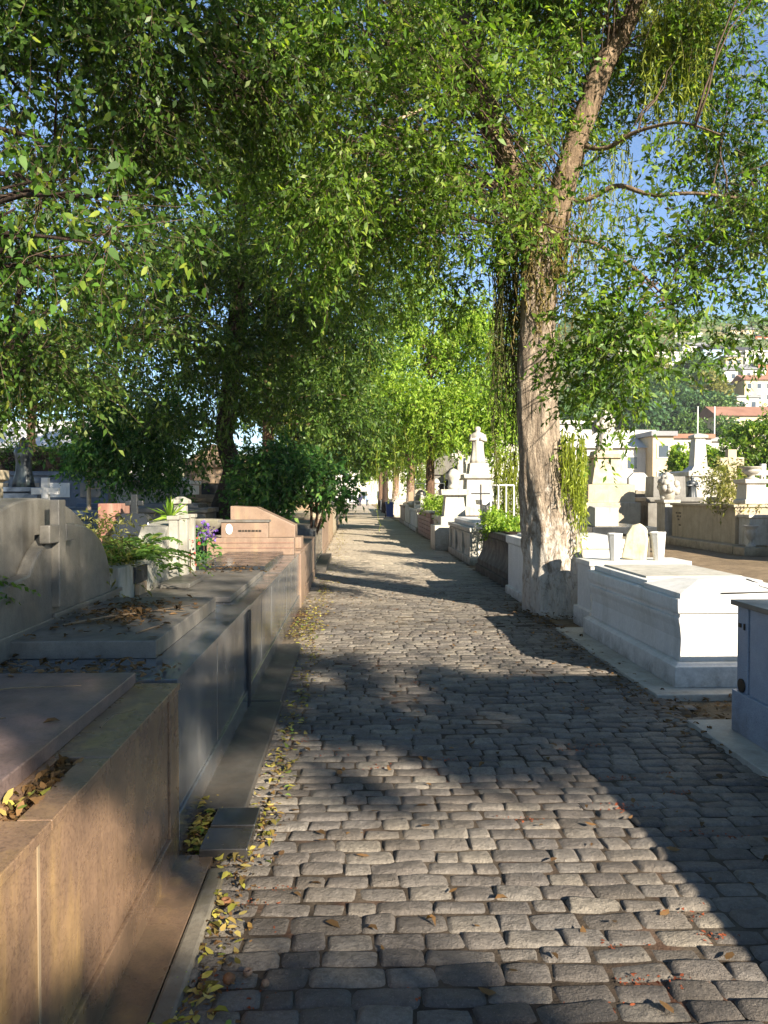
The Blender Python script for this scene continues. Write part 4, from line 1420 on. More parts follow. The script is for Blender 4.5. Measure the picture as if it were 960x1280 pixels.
# fill of the right field: tombs of several forms
fld = [(5.2, 20.5, .95, 'white', 'flat'), (5.0, 29, 1.0, 'cream', 'cross'), (5.6, 38, 1.1, 'grey_lt', 'head'), (14.5, 24, 1.2, 'white2', 'head'), (15.5, 31.5, 1.5, 'cream', 'urn'),
       (18, 33, 1.6, 'white', 'cross'), (13.6, 36, 1.7, 'marble', 'head'), (11.4, 40, 1.9, 'white2', 'cross'), (14.5, 44, 2.0, 'grey_lt', 'flat'), (17.5, 50, 2.2, 'white', 'urn'), (8.6, 47, 2.0, 'cream', 'flat'), (22, 44, 2.2, 'white2', 'head'), (12.2, 52, 2.3, 'white', 'cross'), (24.5, 52, 2.3, 'cream', 'cross')]
nm = {'white': 'bright white', 'white2': 'stained white', 'cream': 'cream', 'grey_lt': 'grey', 'marble': 'marble'}
fm = {'flat': 'with plain flat lid', 'cross': 'topped by a stone cross', 'head': 'with an upright headstone', 'urn': 'topped by an urn'}
wh = ['behind the panelled white tomb', 'behind the striped red brown tomb', 'near the grey arched monument', 'behind the cream family tomb', 'below the ivy mass', 'beside the ivy mass', 'behind the flower pillar', 'behind the grey concrete tomb', 'beyond the white column', 'beyond the clipped bush', 'beside the white gabled chapel', 'far past the stone cross', 'beyond the angel statue', 'at the foot of the hillside']
for (x, Y, h_, mt, kd), wq in zip(fld, wh):
    t = thing('field_tomb', f'{nm[mt]} tomb {fm[kd]} {wq}', 'tomb', (x, Y, -.03))
    MB().rect(x - .7, x + .7, Y - 1, Y + 1, [(-.03, .1), (.25, .1), (.27, 0), (h_ - .12, 0), (h_ - .1, .07), (h_, .07)]).build('body', mt, t, .01)
    if kd == 'flat':
        MB().rect(x - .6, x + .6, Y - .9, Y + .9, [(h_ + .001, 0), (h_ + .12, -.05)]).build('lid', mt, t, .01)
    elif kd == 'head':
        MB().prism([(x - .5, h_ + .001), (x - .5, h_ + .7), (x - .25, h_ + .95), (x + .25, h_ + .95), (x + .5, h_ + .7), (x + .5, h_ + .001)], 'y', Y + .5, Y + .75).build('headstone', mt, t, .02)
    elif kd == 'urn':
        MB().lathe(urn_prof(.35, .9), (x, Y, h_), 16).build('urn', mt, t, smooth=True)
    else:
        c_ = MB()
        c_.rect(x - .3, x + .3, Y + .1, Y + .7, [(h_ + .001, 0), (h_ + .3, -.08)])
        c_.box(x - .1, x + .1, Y + .3, Y + .5, h_ + .3, h_ + 1.35)
        c_.box(x - .36, x - .101, Y + .302, Y + .498, h_ + .85, h_ + 1.05)
        c_.box(x + .101, x + .36, Y + .302, Y + .498, h_ + .85, h_ + 1.05)
        c_.build('cross', mt, t, .01)


# ------------------------------------------------------------------ plants
def fronds(parent, c, n, ln, mat, droop=.5, width=.07, up=.9, name='fronds', step=.035):
    out = []
    for i in range(n):
        a = rng.random() * 2 * math.pi
        el = rng.uniform(.3, 1) * up
        L = ln * rng.uniform(.6, 1.15)
        d = np.array([math.cos(a), math.sin(a), el])
        d /= np.linalg.norm(d)
        m = int(L / step)
        tt_ = np.linspace(0.08, 1, m)
        pts = np.array(c) + d * (tt_ * L)[:, None]
        pts[:, 2] -= droop * L * tt_ ** 2.2
        tang = unit(np.gradient(pts, axis=0))
        sd = unit(np.cross(tang, np.array([0, 0, 1.]))) + rng.normal(size=(m, 3)) * .08
        wl = width * np.sin(np.pi * np.clip(tt_ * .92 + .06, 0, 1)) ** .6 + .012
        for s in (-1, 1):
            out.append(leaf_quads(pts, unit(sd * s + tang * .55), wl * 1.1, np.full(m, .016) + wl * .12, .1))
        q = np.stack([pts[:-1] - sd[:-1] * .004, pts[:-1] + sd[:-1] * .004, pts[1:] + sd[1:] * .004, pts[1:] - sd[1:] * .004], 1)
        out.append(q.reshape(-1, 3))
    return npmesh(name, np.concatenate(out), 4, mat, parent)


t = thing('fern', 'arching fern growing over the stepped pale headstone', 'fern', (-1.88, 6.2, 1.06))
fronds(t, (-1.88, 6.15, 1.05), 24, .75, 'fern', .45)
t = thing('fern', 'feathery fern on the pale headstone in front of black monument', 'fern', (-1.9, 6.9, 1.1))
fronds(t, (-1.9, 6.75, 1.08), 20, .62, 'fern', .5)
t = thing('agave', 'spiky pale green agave between the white posts', 'plant', (-1.86, 7.8, 1.36))
P_ = np.repeat(np.array([[-1.86, 7.75, 1.36]]), 40, 0)
npmesh('blades', leaf_quads(P_, unit(rng.normal(size=(40, 3)) * np.array([1, 1, .6]) + np.array([0, 0, .7])), rng.uniform(.15, .32, 40), np.full(40, .025), .2), 4, 'leaf_lime', t)
t = thing('fern', 'small fern hanging beside the domed headstone at frame edge', 'fern', (-2.1, 3.7, 1.2))
fronds(t, (-1.95, 3.78, 1.12), 12, .42, 'fern', .5)
t = thing('fern', 'green fern sprouting behind the dome of the cross headstone', 'fern', (-2.3, 5.9, 1.1))
fronds(t, (-2.25, 5.8, 1.05), 22, .7, 'fern', .4)
t = thing('fern', 'trailing fern drooping onto the flat grey lid', 'fern', (-1.6, 7.0, .85))
fronds(t, (-1.66, 6.95, .95), 9, .4, 'fern', .9, up=.5)
t = thing('cushion_plant', 'dry brownish shrub tangled beside the domed headstone', 'plant', (-1.85, 5.75, 1.0))
crown(t, [((-1.86, 5.75, 1.15), (.14, .35, .22))], 40, 260, 6, .05, .015, 'leaf_olive', .08, .15, .3, name='foliage')
t = thing('flowers', 'red flowers standing in front of the pale posts', 'flowers', (-1.68, 7.75, .8))
crown(t, [((-1.66, 7.75, 1.05), (.08, .1, .1))], 4, 12, 4, .024, .02, 'redpetal', .03, .04, .1, name='blossom')
MB().tube([(-1.66, 7.75, .8), (-1.66, 7.75, 1.05)], .008, 6).build('stem', 'twig_dk', t)
t = thing('flowers', 'purple flowers beside the pink portrait headstone', 'flowers', (-2.1, 10.7, .8))
crown(t, [((-2.1, 10.7, 1.05), (.15, .15, .1))], 9, 40, 4, .045, .035, 'purple', .05, .05, .1, name='blossom')
MB().tube([(-2.1, 10.7, .77), (-2.1, 10.7, 1.02)], .01, 6).build('stem', 'twig_dk', t)
t = thing('shrub', 'low dark shrub beneath the stone bowl', 'shrub', (-2.35, 10.2, -.03))
crown(t, [((-2.35, 10.2, .75), (.35, .5, .45))], 60, 420, 6, .08, .035, 'leaf_deep', .1, .2, .4, name='foliage')
t = thing('tomb_plant', 'straggly yellow green plant on top of cream family tomb', 'plant', (11.0, 21.6, 1.32))
crown(t, [((10.9, 21.6, 1.55), (.6, .7, .35)), ((10.8, 21.9, 2.0), (.5, .5, .45))], 60, 420, 6, .13, .04, 'leaf_olive', .16, .3, .2, name='foliage')
t = thing('hanging_plant', 'lime green trailing plant on the railing by the trunk', 'plant', (gx(640, 17), 17, 1.0))
crown(t, [((gx(638, 17), 17, 1.0), (.3, .3, .2))], 30, 160, 6, .07, .03, 'leaf_lime', .1, .12, .5, name='foliage')
strands(t, [(gx(638, 17) + random.uniform(-.35, .3), 17 + random.uniform(-.3, .3), random.uniform(1.7, 2.7)) for _ in range(150)], 'strand', 'trailing_stems', .6, 1.7)


# ------------------------------------------------------------------ trees
def in_front_of(line, r, share):
    """keep most twigs off the near side of the given stem, so that the stem stays in the open"""
    L = [np.array(q, float) for q in line]
    C0 = np.array(CAMP)

    def keep(P):
        k = np.ones(len(P), bool)
        for c in L:
            d = c - C0
            n_ = np.linalg.norm(d)
            d = d / n_
            v = P - C0
            tt_ = v @ d
            dist = np.linalg.norm(v - tt_[:, None] * d, axis=1)
            k &= ~((tt_ < n_ + .1) & (dist < r * np.maximum(tt_, 0) / n_) & (rng.random(len(P)) > share))
        return k
    return keep


def clear_of(caps):
    """keep only twigs that do not stand between the sun and the given capsules (a, b, radius, share kept)"""
    S = np.array(SUNDIR)

    def keep(P):
        k = np.ones(len(P), bool)
        for a, b, r, share in caps:
            a, b = np.array(a, float), np.array(b, float)
            for u in np.linspace(0, 1, 9):
                c = a + (b - a) * u
                d = c - P
                tt_ = d @ S
                dist = np.linalg.norm(d - tt_[:, None] * S, axis=1)
                bad = (tt_ > .3) & (dist < r)
                k &= ~(bad & (rng.random(len(P)) > share))
        return k
    return keep


TRUNK_LIT = [((2.75, 10.4, 0), (2.45, 10.4, 3.6), .75, .05), ((2.45, 10.4, 3.6), (2.5, 10.4, 5), .5, .3)]
TOMB_LIT = [((3.2, 6.3, .8), (3.2, 8.6, .8), .8, .02), ((2.9, 11.2, .95), (3.6, 12, .95), .7, .1)]

# main tree
t = thing('avenue_tree', 'big pale barked tree with whitewashed foot beside the white tomb', 'tree', (2.76, 10.4, -.03), 'trees lining the avenue')
Y = 10.4
pts = []
rad = []
for px_, py_, wd in ((700, 775, 78), (694, 735, 74), (691, 700, 69), (684, 640, 62), (678, 600, 54), (674, 550, 48), (671, 500, 44), (670, 450, 41), (671, 400, 39), (674, 350, 42), (677, 318, 46), (680, 290, 40)):
    q = at(px_, py_, Y)
    pts.append((q.x, Y, q.z))
    rad.append(wd / 2 / F * Y * 1.08)
trunk_tube(t, pts, rad, 'bark', 'trunk', n=72, step=.045, rough=.17, flare=.26, seed=3.1)
fork = Vector(pts[-2])


def limb_px(pl, r0, r1, mat='bark_tan', nm_='limb', n=20):
    pp, rr = [], []
    for i, (px_, py_, yy) in enumerate(pl):
        q = at(px_, py_, yy)
        pp.append(tuple(q))
        rr.append(r0 + (r1 - r0) * i / (len(pl) - 1))
    return trunk_tube(t, pp, rr, mat, nm_, n=n, step=.1, rough=.14, seed=r0 * 7)


_, la = limb_px([(672, 400, 10.4), (678, 330, 10.38), (698, 255, 10.3), (722, 170, 10.2), (752, 85, 10.2), (800, 0, 10.4), (840, -120, 10.8), (850, -280, 11)], .21, .08, 'bark_tan', 'limb', 26)
_, lb = limb_px([(671, 390, 10.42), (671, 325, 10.5), (650, 240, 10.8), (612, 150, 11.0), (586, 80, 11.1), (574, 0, 11.2), (566, -120, 11.3), (560, -280, 11.4)], .2, .13, 'bark_tan', 'limb', 26)
_, lc = limb_px([(725, 180, 10.2), (755, 190, 9.9), (790, 165, 9.6), (850, 150, 9.1), (900, 168, 8.8)], .035, .01, 'bark_tan', 'limb', 12)
_, ld = limb_px([(700, 250, 10.3), (735, 252, 10.1), (770, 228, 9.9), (815, 246, 9.6), (860, 240, 9.4), (960, 252, 9.2), (1050, 225, 9)], .038, .012, 'bark_tan', 'limb', 12)
_, le = limb_px([(680, 300, 10.3), (740, 300, 9.9), (800, 340, 9.6), (840, 380, 9.6)], .035, .01, 'bark_tan', 'limb', 10)
_, lf = limb_px([(640, 230, 10.8), (560, 225, 10.6), (500, 250, 10.2), (440, 280, 9.8)], .06, .015, 'bark_tan', 'limb', 12)
# bare grey twigs by the upper stem
mb = MB()
for pl, r0 in (([(592, 108, 10.9), (565, 130, 10.7), (545, 128, 10.6), (520, 140, 10.5), (495, 150, 10.4), (470, 160, 10.3), (450, 170, 10.2)], .04), ([(525, 138, 10.5), (505, 142, 10.4), (480, 128, 10.4), (500, 112, 10.3)], .02),
               ([(560, 130, 10.7), (530, 90, 10.6), (515, 60, 10.5)], .018), ([(545, 128, 10.6), (520, 105, 10.5), (490, 105, 10.4), (470, 120, 10.4)], .016), ([(490, 150, 10.4), (470, 148, 10.3), (455, 165, 10.3), (448, 185, 10.2)], .014), ([(572, 128, 10.7), (560, 118, 10.6), (562, 105, 10.6)], .02)):
    q = [at(a, b_, c_) for a, b_, c_ in pl]
    mb.tube(q, [r0 * (1 - .75 * i / (len(q) - 1)) for i in range(len(q))], 8, wob=.3)
mb.build('dead_branch', 'twig', t, smooth=True)


def B(px_, py_, Y, rx, ry, rz, w_=1):
    q = at(px_, py_, Y)
    return ((q.x, q.y, q.z), (rx, ry, rz), w_)


k_sun = clear_of(TRUNK_LIT + TOMB_LIT + [((.3, 19 + 2 * i, 0), (.5, 20 + 2 * i, 0), .7, .4) for i in range(7)] + [((-1.4, 17, 1.7), (-1.4, 17, 2.3), .9, .2)])
k_see = in_front_of([tuple(la[i]) for i in range(2, min(52, len(la)), 2)] + [pts[i] for i in range(6, 12)], .27, .06)
k_see2 = in_front_of([tuple(lb[i]) for i in range(20, min(60, len(lb)), 2)] + [tuple(at(a, 142, 10.5)) for a in range(465, 570, 10)], .17, .12)


def keep1(P):
    return k_sun(P) & k_see(P) & k_see2(P)



bl = [B(560, 200, 10, 1.6, 2.2, 1.5, 1.2), B(470, 120, 9.5, 1.7, 2.2, 1.6, 1.2), B(500, 300, 11, 1.6, 1.6, 1.1), B(590, 330, 11.5, .9, 1.4, 1.2, 1.2), B(400, 60, 9, 1.5, 2, 1.6), B(420, 220, 9.5, 1.3, 1.8, 1.2),
      B(640, 60, 11, 1.6, 2, 1.6), B(560, -60, 10.5, 3, 2.6, 1.5), B(650, 160, 11, 1.0, 1.5, 1.0)]
br = [B(765, 340, 9.2, .8, .9, .7, 1.5), B(785, 450, 8.6, .62, .7, .66, 2.0), B(735, 440, 9.3, .5, .7, .8, 1.6), B(800, 400, 8.6, .6, .7, .5, 1.5), B(880, 330, 8.6, 1.1, 1.2, .6, 1.0), B(900, 225, 9.0, 1.2, 1.3, .5, 1.3), B(820, 280, 9.0, .7, .9, .5, 1.5), B(870, 160, 9.2, .9, 1.0, .5, 1.0), B(940, 290, 8.8, .8, 1.0, .6, .8), B(760, 160, 9.8, .7, 1.1, .8, .7), B(860, 100, 9.6, 1.2, 1.4, .9, .7),
      B(800, -40, 10.5, 2.2, 2, 1.2, .8), B(725, 260, 9.4, .6, .7, .7, 1.1), B(930, 50, 9.4, .8, 1.2, 1.2, .6), B(935, 385, 8.4, .7, .9, .35, .9), B(850, 405, 8.5, .5, .6, .28, 1.6), B(900, 390, 8.4, .9, .9, .33, 1.1)]
o, c1 = crown(t, bl, 360, 8600, 11, .088, .036, 'leaf_main', .2, .38, .3, keep1, shell=.35, stems=True)
o, c2 = crown(t, br, 380, 9600, 11, .085, .035, 'leaf_main', .25, .36, .35, keep1, shell=.4, stems=True)
roots = [tuple(p_) for p_ in list(la[8:]) + list(lb[10:]) + list(lc[7:]) + list(ld[9:]) + list(le[3:])]
limbs(t, np.concatenate([c1, c2]), roots, 210, 'twig_dk', .014, 'branchwork', sag=.12)
anch = [tuple(at(random.uniform(618, 652), random.gauss(290, 40), random.uniform(10.4, 11.2))) for _ in range(80)]
strands(t, anch, 'strand_shade', 'hanging_vine', 1.2, 3.2, .04, .009)
anch = [tuple(at(random.uniform(700, 733), random.uniform(535, 600), random.uniform(9.9, 10.6))) for _ in range(110)]
strands(t, anch, 'strand', 'hanging_vine', .4, 1.2, .03, .008)
anch = [tuple(at(random.gauss(683, 22), random.gauss(290, 45), random.uniform(10.05, 10.45))) for _ in range(260)]
strands(t, anch, 'strand_br', 'hanging_vine', .25, .8, .06, .008)
crown(t, [B(690, 270, 10.15, .28, .2, .5), B(668, 330, 10.15, .22, .15, .35), B(715, 190, 10.05, .25, .2, .5), B(650, 230, 10.6, .25, .2, .5)], 30, 260, 9, .075, .03, 'leaf_main', .12, .25, .6, name='epicormic_foliage')
anch = [tuple(at(random.uniform(800, 890), random.uniform(-60, 60), random.uniform(9.6, 10.8))) for _ in range(170)]
strands(t, anch, 'strand', 'hanging_vine', .6, 1.5, .05, .006)
anch = [tuple(at(random.uniform(655, 790), random.uniform(60, 330), random.uniform(10.3, 11.0))) for _ in range(170)]
strands(t, anch, 'strand', 'hanging_vine', .3, .9, .05, .006)


def avenue_tree(label, x, y, h, r, mat, bark, crown_z, rad, blobs, nc, nt_, per, L, W, lean=(0, 0), vines=0, keep=None, flare=.15, nlimb=40, sig=.3, name='avenue_tree', vm='strand', vl=(.6, 2.2), tw=.45, pts=None, group='trees lining the avenue'):
    t = thing(name, label, 'tree', (x, y, -.03), group)
    if pts is None:
        pts = [(x, y, -.05), (x + lean[0] * .2, y + lean[1] * .2, h * .2), (x + lean[0] * .55, y + lean[1] * .55, h * .55), (x + lean[0], y + lean[1], h)]
    rr = np.interp(np.linspace(0, 1, len(pts)), [0, .15, 1], [rad * 1.15, rad, rad * .45])
    o, c = trunk_tube(t, pts, list(rr), bark, 'trunk', n=26, step=.12, rough=.14, flare=flare, seed=x + y)
    o, cl = crown(t, blobs, nc, nt_, per, L, W, mat, sig, tw, .4, keep, hexa=(mat == 'leaf_near'), shell=.45, stems=y < 20 and keep is None)
    if nlimb and len(cl):
        limbs(t, cl, [tuple(q) for q in c[len(c) // 2:]], nlimb, bark, rad * .22, 'branchwork')
    if vines and len(cl):
        k_ = rng.choice(len(cl), vines)
        an = [tuple(cl[i] + rng.normal(size=3) * .4) for i in k_]
        strands(t, an, vm, 'hanging_vine', vl[0], vl[1], .05, .01)
    return t


def ring_blobs(x, y, z0, z1, r, n, rr, zz=None):
    out = []
    for i in range(n):
        a = 2 * math.pi * i / n + random.random()
        d = r * random.uniform(.35, .8)
        out.append(((x + d * math.cos(a), y + d * math.sin(a), random.uniform(z0, z1)), (rr * random.uniform(.8, 1.2), rr * random.uniform(.8, 1.2), rr * random.uniform(.6, .95))))
    return out


# lime tree farther down on the right, catching the sun
avenue_tree('sunlit lime green tree with brown trunk past the striped tomb', 3.0, 31, 7, 4, 'leaf_lime', 'bark_mid', 3, .22,
            [B(560, 520, 30.5, 1.9, 2, 1.3, 1.3), B(610, 510, 30.5, 1.2, 1.5, 1.6, 1.2), B(520, 480, 30, 1.4, 1.8, 1.6), B(600, 440, 31, 1.6, 2, 1.5), B(545, 400, 31.5, 2.2, 2.2, 1.6), B(500, 560, 31, .9, 1, .8), B(630, 560, 30, .5, .8, 1.0)],
            340, 5200, 8, .17, .075, vines=60)
avenue_tree('whitewashed trunk tree behind the blue bin', 3.35, 47, 7, 3, 'leaf_lime', 'bark_wash', 3, .3, ring_blobs(2.8, 47, 4.2, 9, 3.2, 9, 1.8), 200, 2600, 8, .22, .1, vines=120, vl=(1, 3.5))
avenue_tree('second whitewashed trunk draped in vines beyond the bin', 2.9, 56, 7, 3, 'leaf_main', 'bark_wash', 3, .3, ring_blobs(2.4, 56, 3.8, 9, 3.4, 9, 1.9), 200, 2400, 8, .24, .11, vines=200, vl=(1, 4))
avenue_tree('vine hung tree on the bin side near the end of the avenue', 2.6, 68, 7, 3, 'leaf_main', 'bark_dk', 3, .3, ring_blobs(1.8, 68, 4.2, 10, 3.6, 9, 2.1), 180, 2000, 8, .28, .13, vines=160, vl=(1, 4))
avenue_tree('farthest tree on the bin side of the avenue', 2.7, 84, 8, 3, 'leaf_lime', 'bark_mid', 3, .3, ring_blobs(2.0, 84, 4.5, 11, 4, 9, 2.3), 160, 1600, 8, .34, .16, vines=100, vl=(1, 4))

# left row
Y = 18.6
pt = [tuple(at(a, b_, Y)) for a, b_ in ((279, 702), (279, 670), (275, 640), (284, 612), (292, 585), (280, 550), (283, 510), (290, 450), (296, 380), (300, 300), (305, 200))]
lbk = clear_of([((-.9, 13, .5), (-.9, 24, .6), .5, .3)])
avenue_tree('dark bent tree on the tomb side behind the pink headstone', pt[0][0], Y, 8, 4, 'leaf_dark', 'bark_dk', 3, .27,
            [B(230, 470, 18, 1.3, 1.6, 1.5, 1.2), B(300, 380, 17.5, 1.8, 2, 1.8, 1.1), B(180, 380, 18, 1.8, 2.2, 1.7), B(380, 300, 17.5, 2, 2.2, 2, 1.1), B(260, 250, 18, 2.4, 2.4, 2), B(120, 300, 18, 2.2, 2.2, 2), B(380, 150, 18.5, 2.4, 2.4, 2.2), B(240, 90, 18, 2.6, 2.6, 2.2), B(340, 460, 18, 1.0, 1.2, 1.2), B(250, 540, 18, .7, .9, .8, .9), B(285, 510, 17.3, .7, .5, .5, 1.2), B(265, 440, 17, 1.0, .6, .7, 1.2), B(310, 560, 17.6, .5, .5, .4, .9), B(300, 330, 16.6, 1.2, .8, 1.0, 1.2), B(410, 440, 18, .9, 1.2, 1.4)],
            420, 8600, 9, .13, .048, vines=60, vl=(.6, 2.0), vm='strand', pts=pt, nlimb=45, sig=.28)
anch = [tuple(at(random.uniform(238, 262), random.uniform(470, 560), 18.4)) for _ in range(120)]
avenue_tree('tree hung with brown vines behind the round dark shrub', gx(336, 28), 28, 8, 4, 'leaf_dark', 'bark_mid', 3, .3,
            [B(350, 420, 27, 1.8, 2, 2, 1.2), B(430, 400, 27, 1.8, 2, 2), B(400, 500, 27, 1.8, 2, 1.6, 1.2), B(300, 470, 28, 2, 2, 1.8), B(460, 480, 28, 1.2, 1.6, 2), B(380, 300, 27, 2.6, 2.6, 2.4), B(470, 330, 27, 2, 2, 2), B(300, 300, 28, 2.4, 2.4, 2.2), B(425, 550, 27, 1.1, 1.4, 1.0)],
            360, 5600, 8, .17, .065, vines=60, vl=(1, 3))
avenue_tree('leafy tree overhanging the avenue past the dark shrub', -3.2, 39, 8, 4, 'leaf_main', 'bark_dk', 3, .3, [B(440, 540, 38, 1.4, 1.8, 1.4, 1.3)] + ring_blobs(-1.6, 39, 4.4, 10, 4, 10, 2.1), 260, 3400, 8, .22, .09, vines=60, vl=(1, 3))
avenue_tree('tree on the post side of the avenue, past the dark post', -2.9, 52, 8, 4, 'leaf_lime', 'bark_mid', 3, .3, ring_blobs(-1.8, 52, 5, 11, 4, 9, 2.2), 200, 2400, 8, .26, .11, vines=120, vl=(1, 4))
avenue_tree('farther tree on the post side near the avenue end', -2.9, 68, 8, 4, 'leaf_main', 'bark_mid', 3, .3, ring_blobs(-2, 68, 5, 12, 4, 9, 2.4), 180, 2000, 8, .3, .14, vines=80, vl=(1, 4))
avenue_tree('farthest leafy tree on the post side of the avenue', -3, 86, 8, 4, 'leaf_lime', 'bark_mid', 3, .3, ring_blobs(-2.4, 86, 5, 12, 4, 9, 2.6), 160, 1600, 8, .36, .17)

# broad-leaved tree whose trunk stands out of the picture on the left
t = avenue_tree('broad leaved tree overhanging the domed headstone', -5.2, 7.2, 6, 4, 'leaf_near', 'bark_dk', 3, .26,
                [B(50, 250, 6.2, .6, .8, .45, 1.3), B(140, 285, 6.0, .35, .6, .32, 1.0), B(20, 350, 7, .5, .8, .5, .8)],
                60, 330, 8, .078, .04, lean=(1.4, -.2), nlimb=16, sig=.24)
o, cl_ = crown(t, [B(20, 400, 8, .9, 1.3, .9, 1.0), B(80, 100, 7.5, 1.4, 1.8, 1.1), B(200, 40, 7.5, 1.3, 1.8, 1.2), B(0, 150, 7.5, 1.4, 1.6, 1.2), B(120, 420, 9, .8, 1.2, .6, .8), B(300, 40, 8, 1.2, 1.6, 1.0), B(60, 455, 9.5, 1.0, 1.2, .4, 1.1), B(10, 470, 9.0, .7, 1.0, .4, 1.0), B(60, 0, 7.0, 1.5, 1.8, .8)], 190, 4600, 10, .075, .036, 'leaf_dark', .2, .38, .4, shell=.4, stems=True)
limbs(t, cl_, [tuple(cl_[i]) for i in range(0, 20, 5)], 60, 'bark_dk', .03, 'branchwork')

avenue_tree('leafy tree standing beyond the burial wall and hedge', gx(40, 36), 36, 6, 4, 'leaf_main', 'bark_mid', 3, .3, [B(30, 470, 35, 2.6, 2.2, 1.8, 1.2), B(120, 450, 36, 2.6, 2.2, 2.2, 1.2), B(60, 380, 36, 3, 2.6, 2.4), B(170, 400, 36, 2.6, 2.4, 2.4), B(0, 420, 36, 2.4, 2.4, 2.4), B(110, 500, 36, 1.5, 1.5, 1.0), B(210, 470, 37, 2.2, 2.2, 2.4)], 260, 3600, 8, .2, .09, name='side_tree', group=None, flare=0)
# small green tree behind the headstones
Y = 20
x = gx(111, Y)
avenue_tree('small dense green tree with thin pale trunk', x, Y, 3.4, 1.5, 'leaf_deep', 'twig', 2, .07, [B(150, 560, Y, 1.2, 1.2, .75, 1.2), B(200, 545, Y, 1.2, 1.2, .9), B(115, 535, Y, .7, .9, .7), B(220, 590, Y, .6, .8, .35), B(170, 510, Y, 1.2, 1.2, .7)], 170, 2400, 8, .13, .06, nlimb=20, flare=0, name='small_tree', group=None, sig=.22)
# round shrub beside the avenue
Y = 17
t = thing('round_shrub', 'round dark green shrub growing from the tombs by the avenue', 'shrub', (-1.35, Y, .6))
crown(t, [B(340, 602, Y, .62, .7, .45, 1.2), B(385, 603, Y, .62, .6, .36), B(325, 585, Y, .4, .6, .3), B(415, 608, Y, .35, .5, .22), B(365, 580, Y, .6, .7, .28), B(435, 600, Y, .2, .3, .16, .7), B(310, 615, Y, .3, .4, .3), B(398, 635, Y - .5, .2, .3, .26, .5)], 130, 1700, 7, .12, .06, 'leaf_deep', .16, .3, .4, name='foliage', stems=True)
mb = MB()
for px_ in (388, 396, 403):
    q = at(px_, 600, Y)
    mb.tube([(-.95 + (px_ - 396) * .004, Y, .6), (q.x + .02, Y, 1.2), (q.x - .05, Y, 1.9)], [.035, .03, .015], 7)
mb.build('stem', 'bark_mid', t, smooth=True)

# clipped bush and ivy mass on the right
Y = 45
t = thing('clipped_bush', 'round clipped bright green bush behind the white column', 'bush', (gx(866, Y), Y, -.03))
crown(t, [B(862, 578, Y, 1.35, 1.2, 1.15), B(850, 590, Y, .8, 1, 1.0), B(880, 582, Y, .9, 1, 1.1)], 130, 1700, 8, .2, .1, 'leaf_lime', .12, .2, .2, name='foliage', shell=.9)
q = at(866, 600, Y)
MB().tube([(q.x, Y, -.05), (q.x, Y, 3)], .12, 8).build('trunk', 'bark_mid', t)
Y = 37
t = thing('ivy_mass', 'ivy covered mass rising behind the large stone cross', 'ivy', (gx(940, Y), Y, -.03))
crown(t, [B(925, 575, Y, 1.5, 1.4, 1.5), B(955, 560, Y, 1.6, 1.4, 1.7), B(985, 570, Y, 1.6, 1.6, 1.9), B(905, 600, Y, .9, 1, 1.3), B(945, 610, Y, 2.4, 1.4, 1.2)], 240, 3200, 8, .19, .1, 'leaf_main', .2, .35, .6, name='foliage', shell=.8)
MB().rect(gx(912, Y), gx(1000, Y), Y + .2, Y + 1.2, [(-.03, 0), (3.6, -.1)]).build('overgrown_wall', 'darkcon', t)

# hedge on the left
t = thing('hedge', 'long clipped hedge on top of the burial wall bank', 'hedge', (-13, 30, -.03))
V = []
P_ = np.stack([rng.uniform(-17.5, -9, 2600), rng.uniform(29.5, 31, 2600), rng.uniform(1.8, 3.5, 2600)], 1)
npmesh('foliage', twig_leaves(P_, unit(rng.normal(size=P_.shape)), 5, .16, .08, .25, .2), 4, 'leaf_dark', t)
MB().box(-17.5, -9, 29.7, 30.8, -.03, 3.2).build('hedge_core', 'bark_dk', t)


# trees out behind the viewpoint to the right: crowns cut by masks to shape the shade they cast
def shade_map(P):
    u = P[:, 0] + KX * P[:, 2]
    v = P[:, 1] + KY * P[:, 2]
    d = np.zeros(len(P))

    def box(u0, u1, v0, v1, val, s=.18):
        sg = lambda q: 1 / (1 + np.exp(-q / s * 2))
        m = sg(u - u0) * sg(u1 - u) * sg(v - v0) * sg(v1 - v)
        return m * val
    d = np.maximum(d, np.maximum(box(.35, 2.0, 4.9, 6.9, .9, .14), box(-6, .5, 4.9, 6.9, .66, .14)))
    d = np.maximum(d, box(-6, .1, 6.5, 9.0, .55))
    d = np.maximum(d, box(.1, 2.0, 6.4, 8.6, .45))
    d = np.maximum(d, box(-6, -2.2, 2.5, 10.5, .68))
    d = np.maximum(d, box(-2.1, -.7, 1.6, 5.0, .28))
    d = np.maximum(d, box(-.8, 1.3, 4.2, 5.1, .5))
    d = np.maximum(d, box(-3, .5, .3, 2.6, .74))
    d = np.maximum(d, box(.2, 1.2, .5, 2.35, .45))
    n = np.array([mnoise.noise(Vector((a * 1.9, b_ * 1.1, 3.3))) for a, b_ in zip(u, v)])
    n2 = np.array([mnoise.noise(Vector((a * 4.2, b_ * 2.6, 8.3))) for a, b_ in zip(u, v)])
    q = .5 + .75 * n + .55 * n2 + rng.normal(size=len(P)) * .04
    return ((q < d) & (d > .1)) | (d > .97)


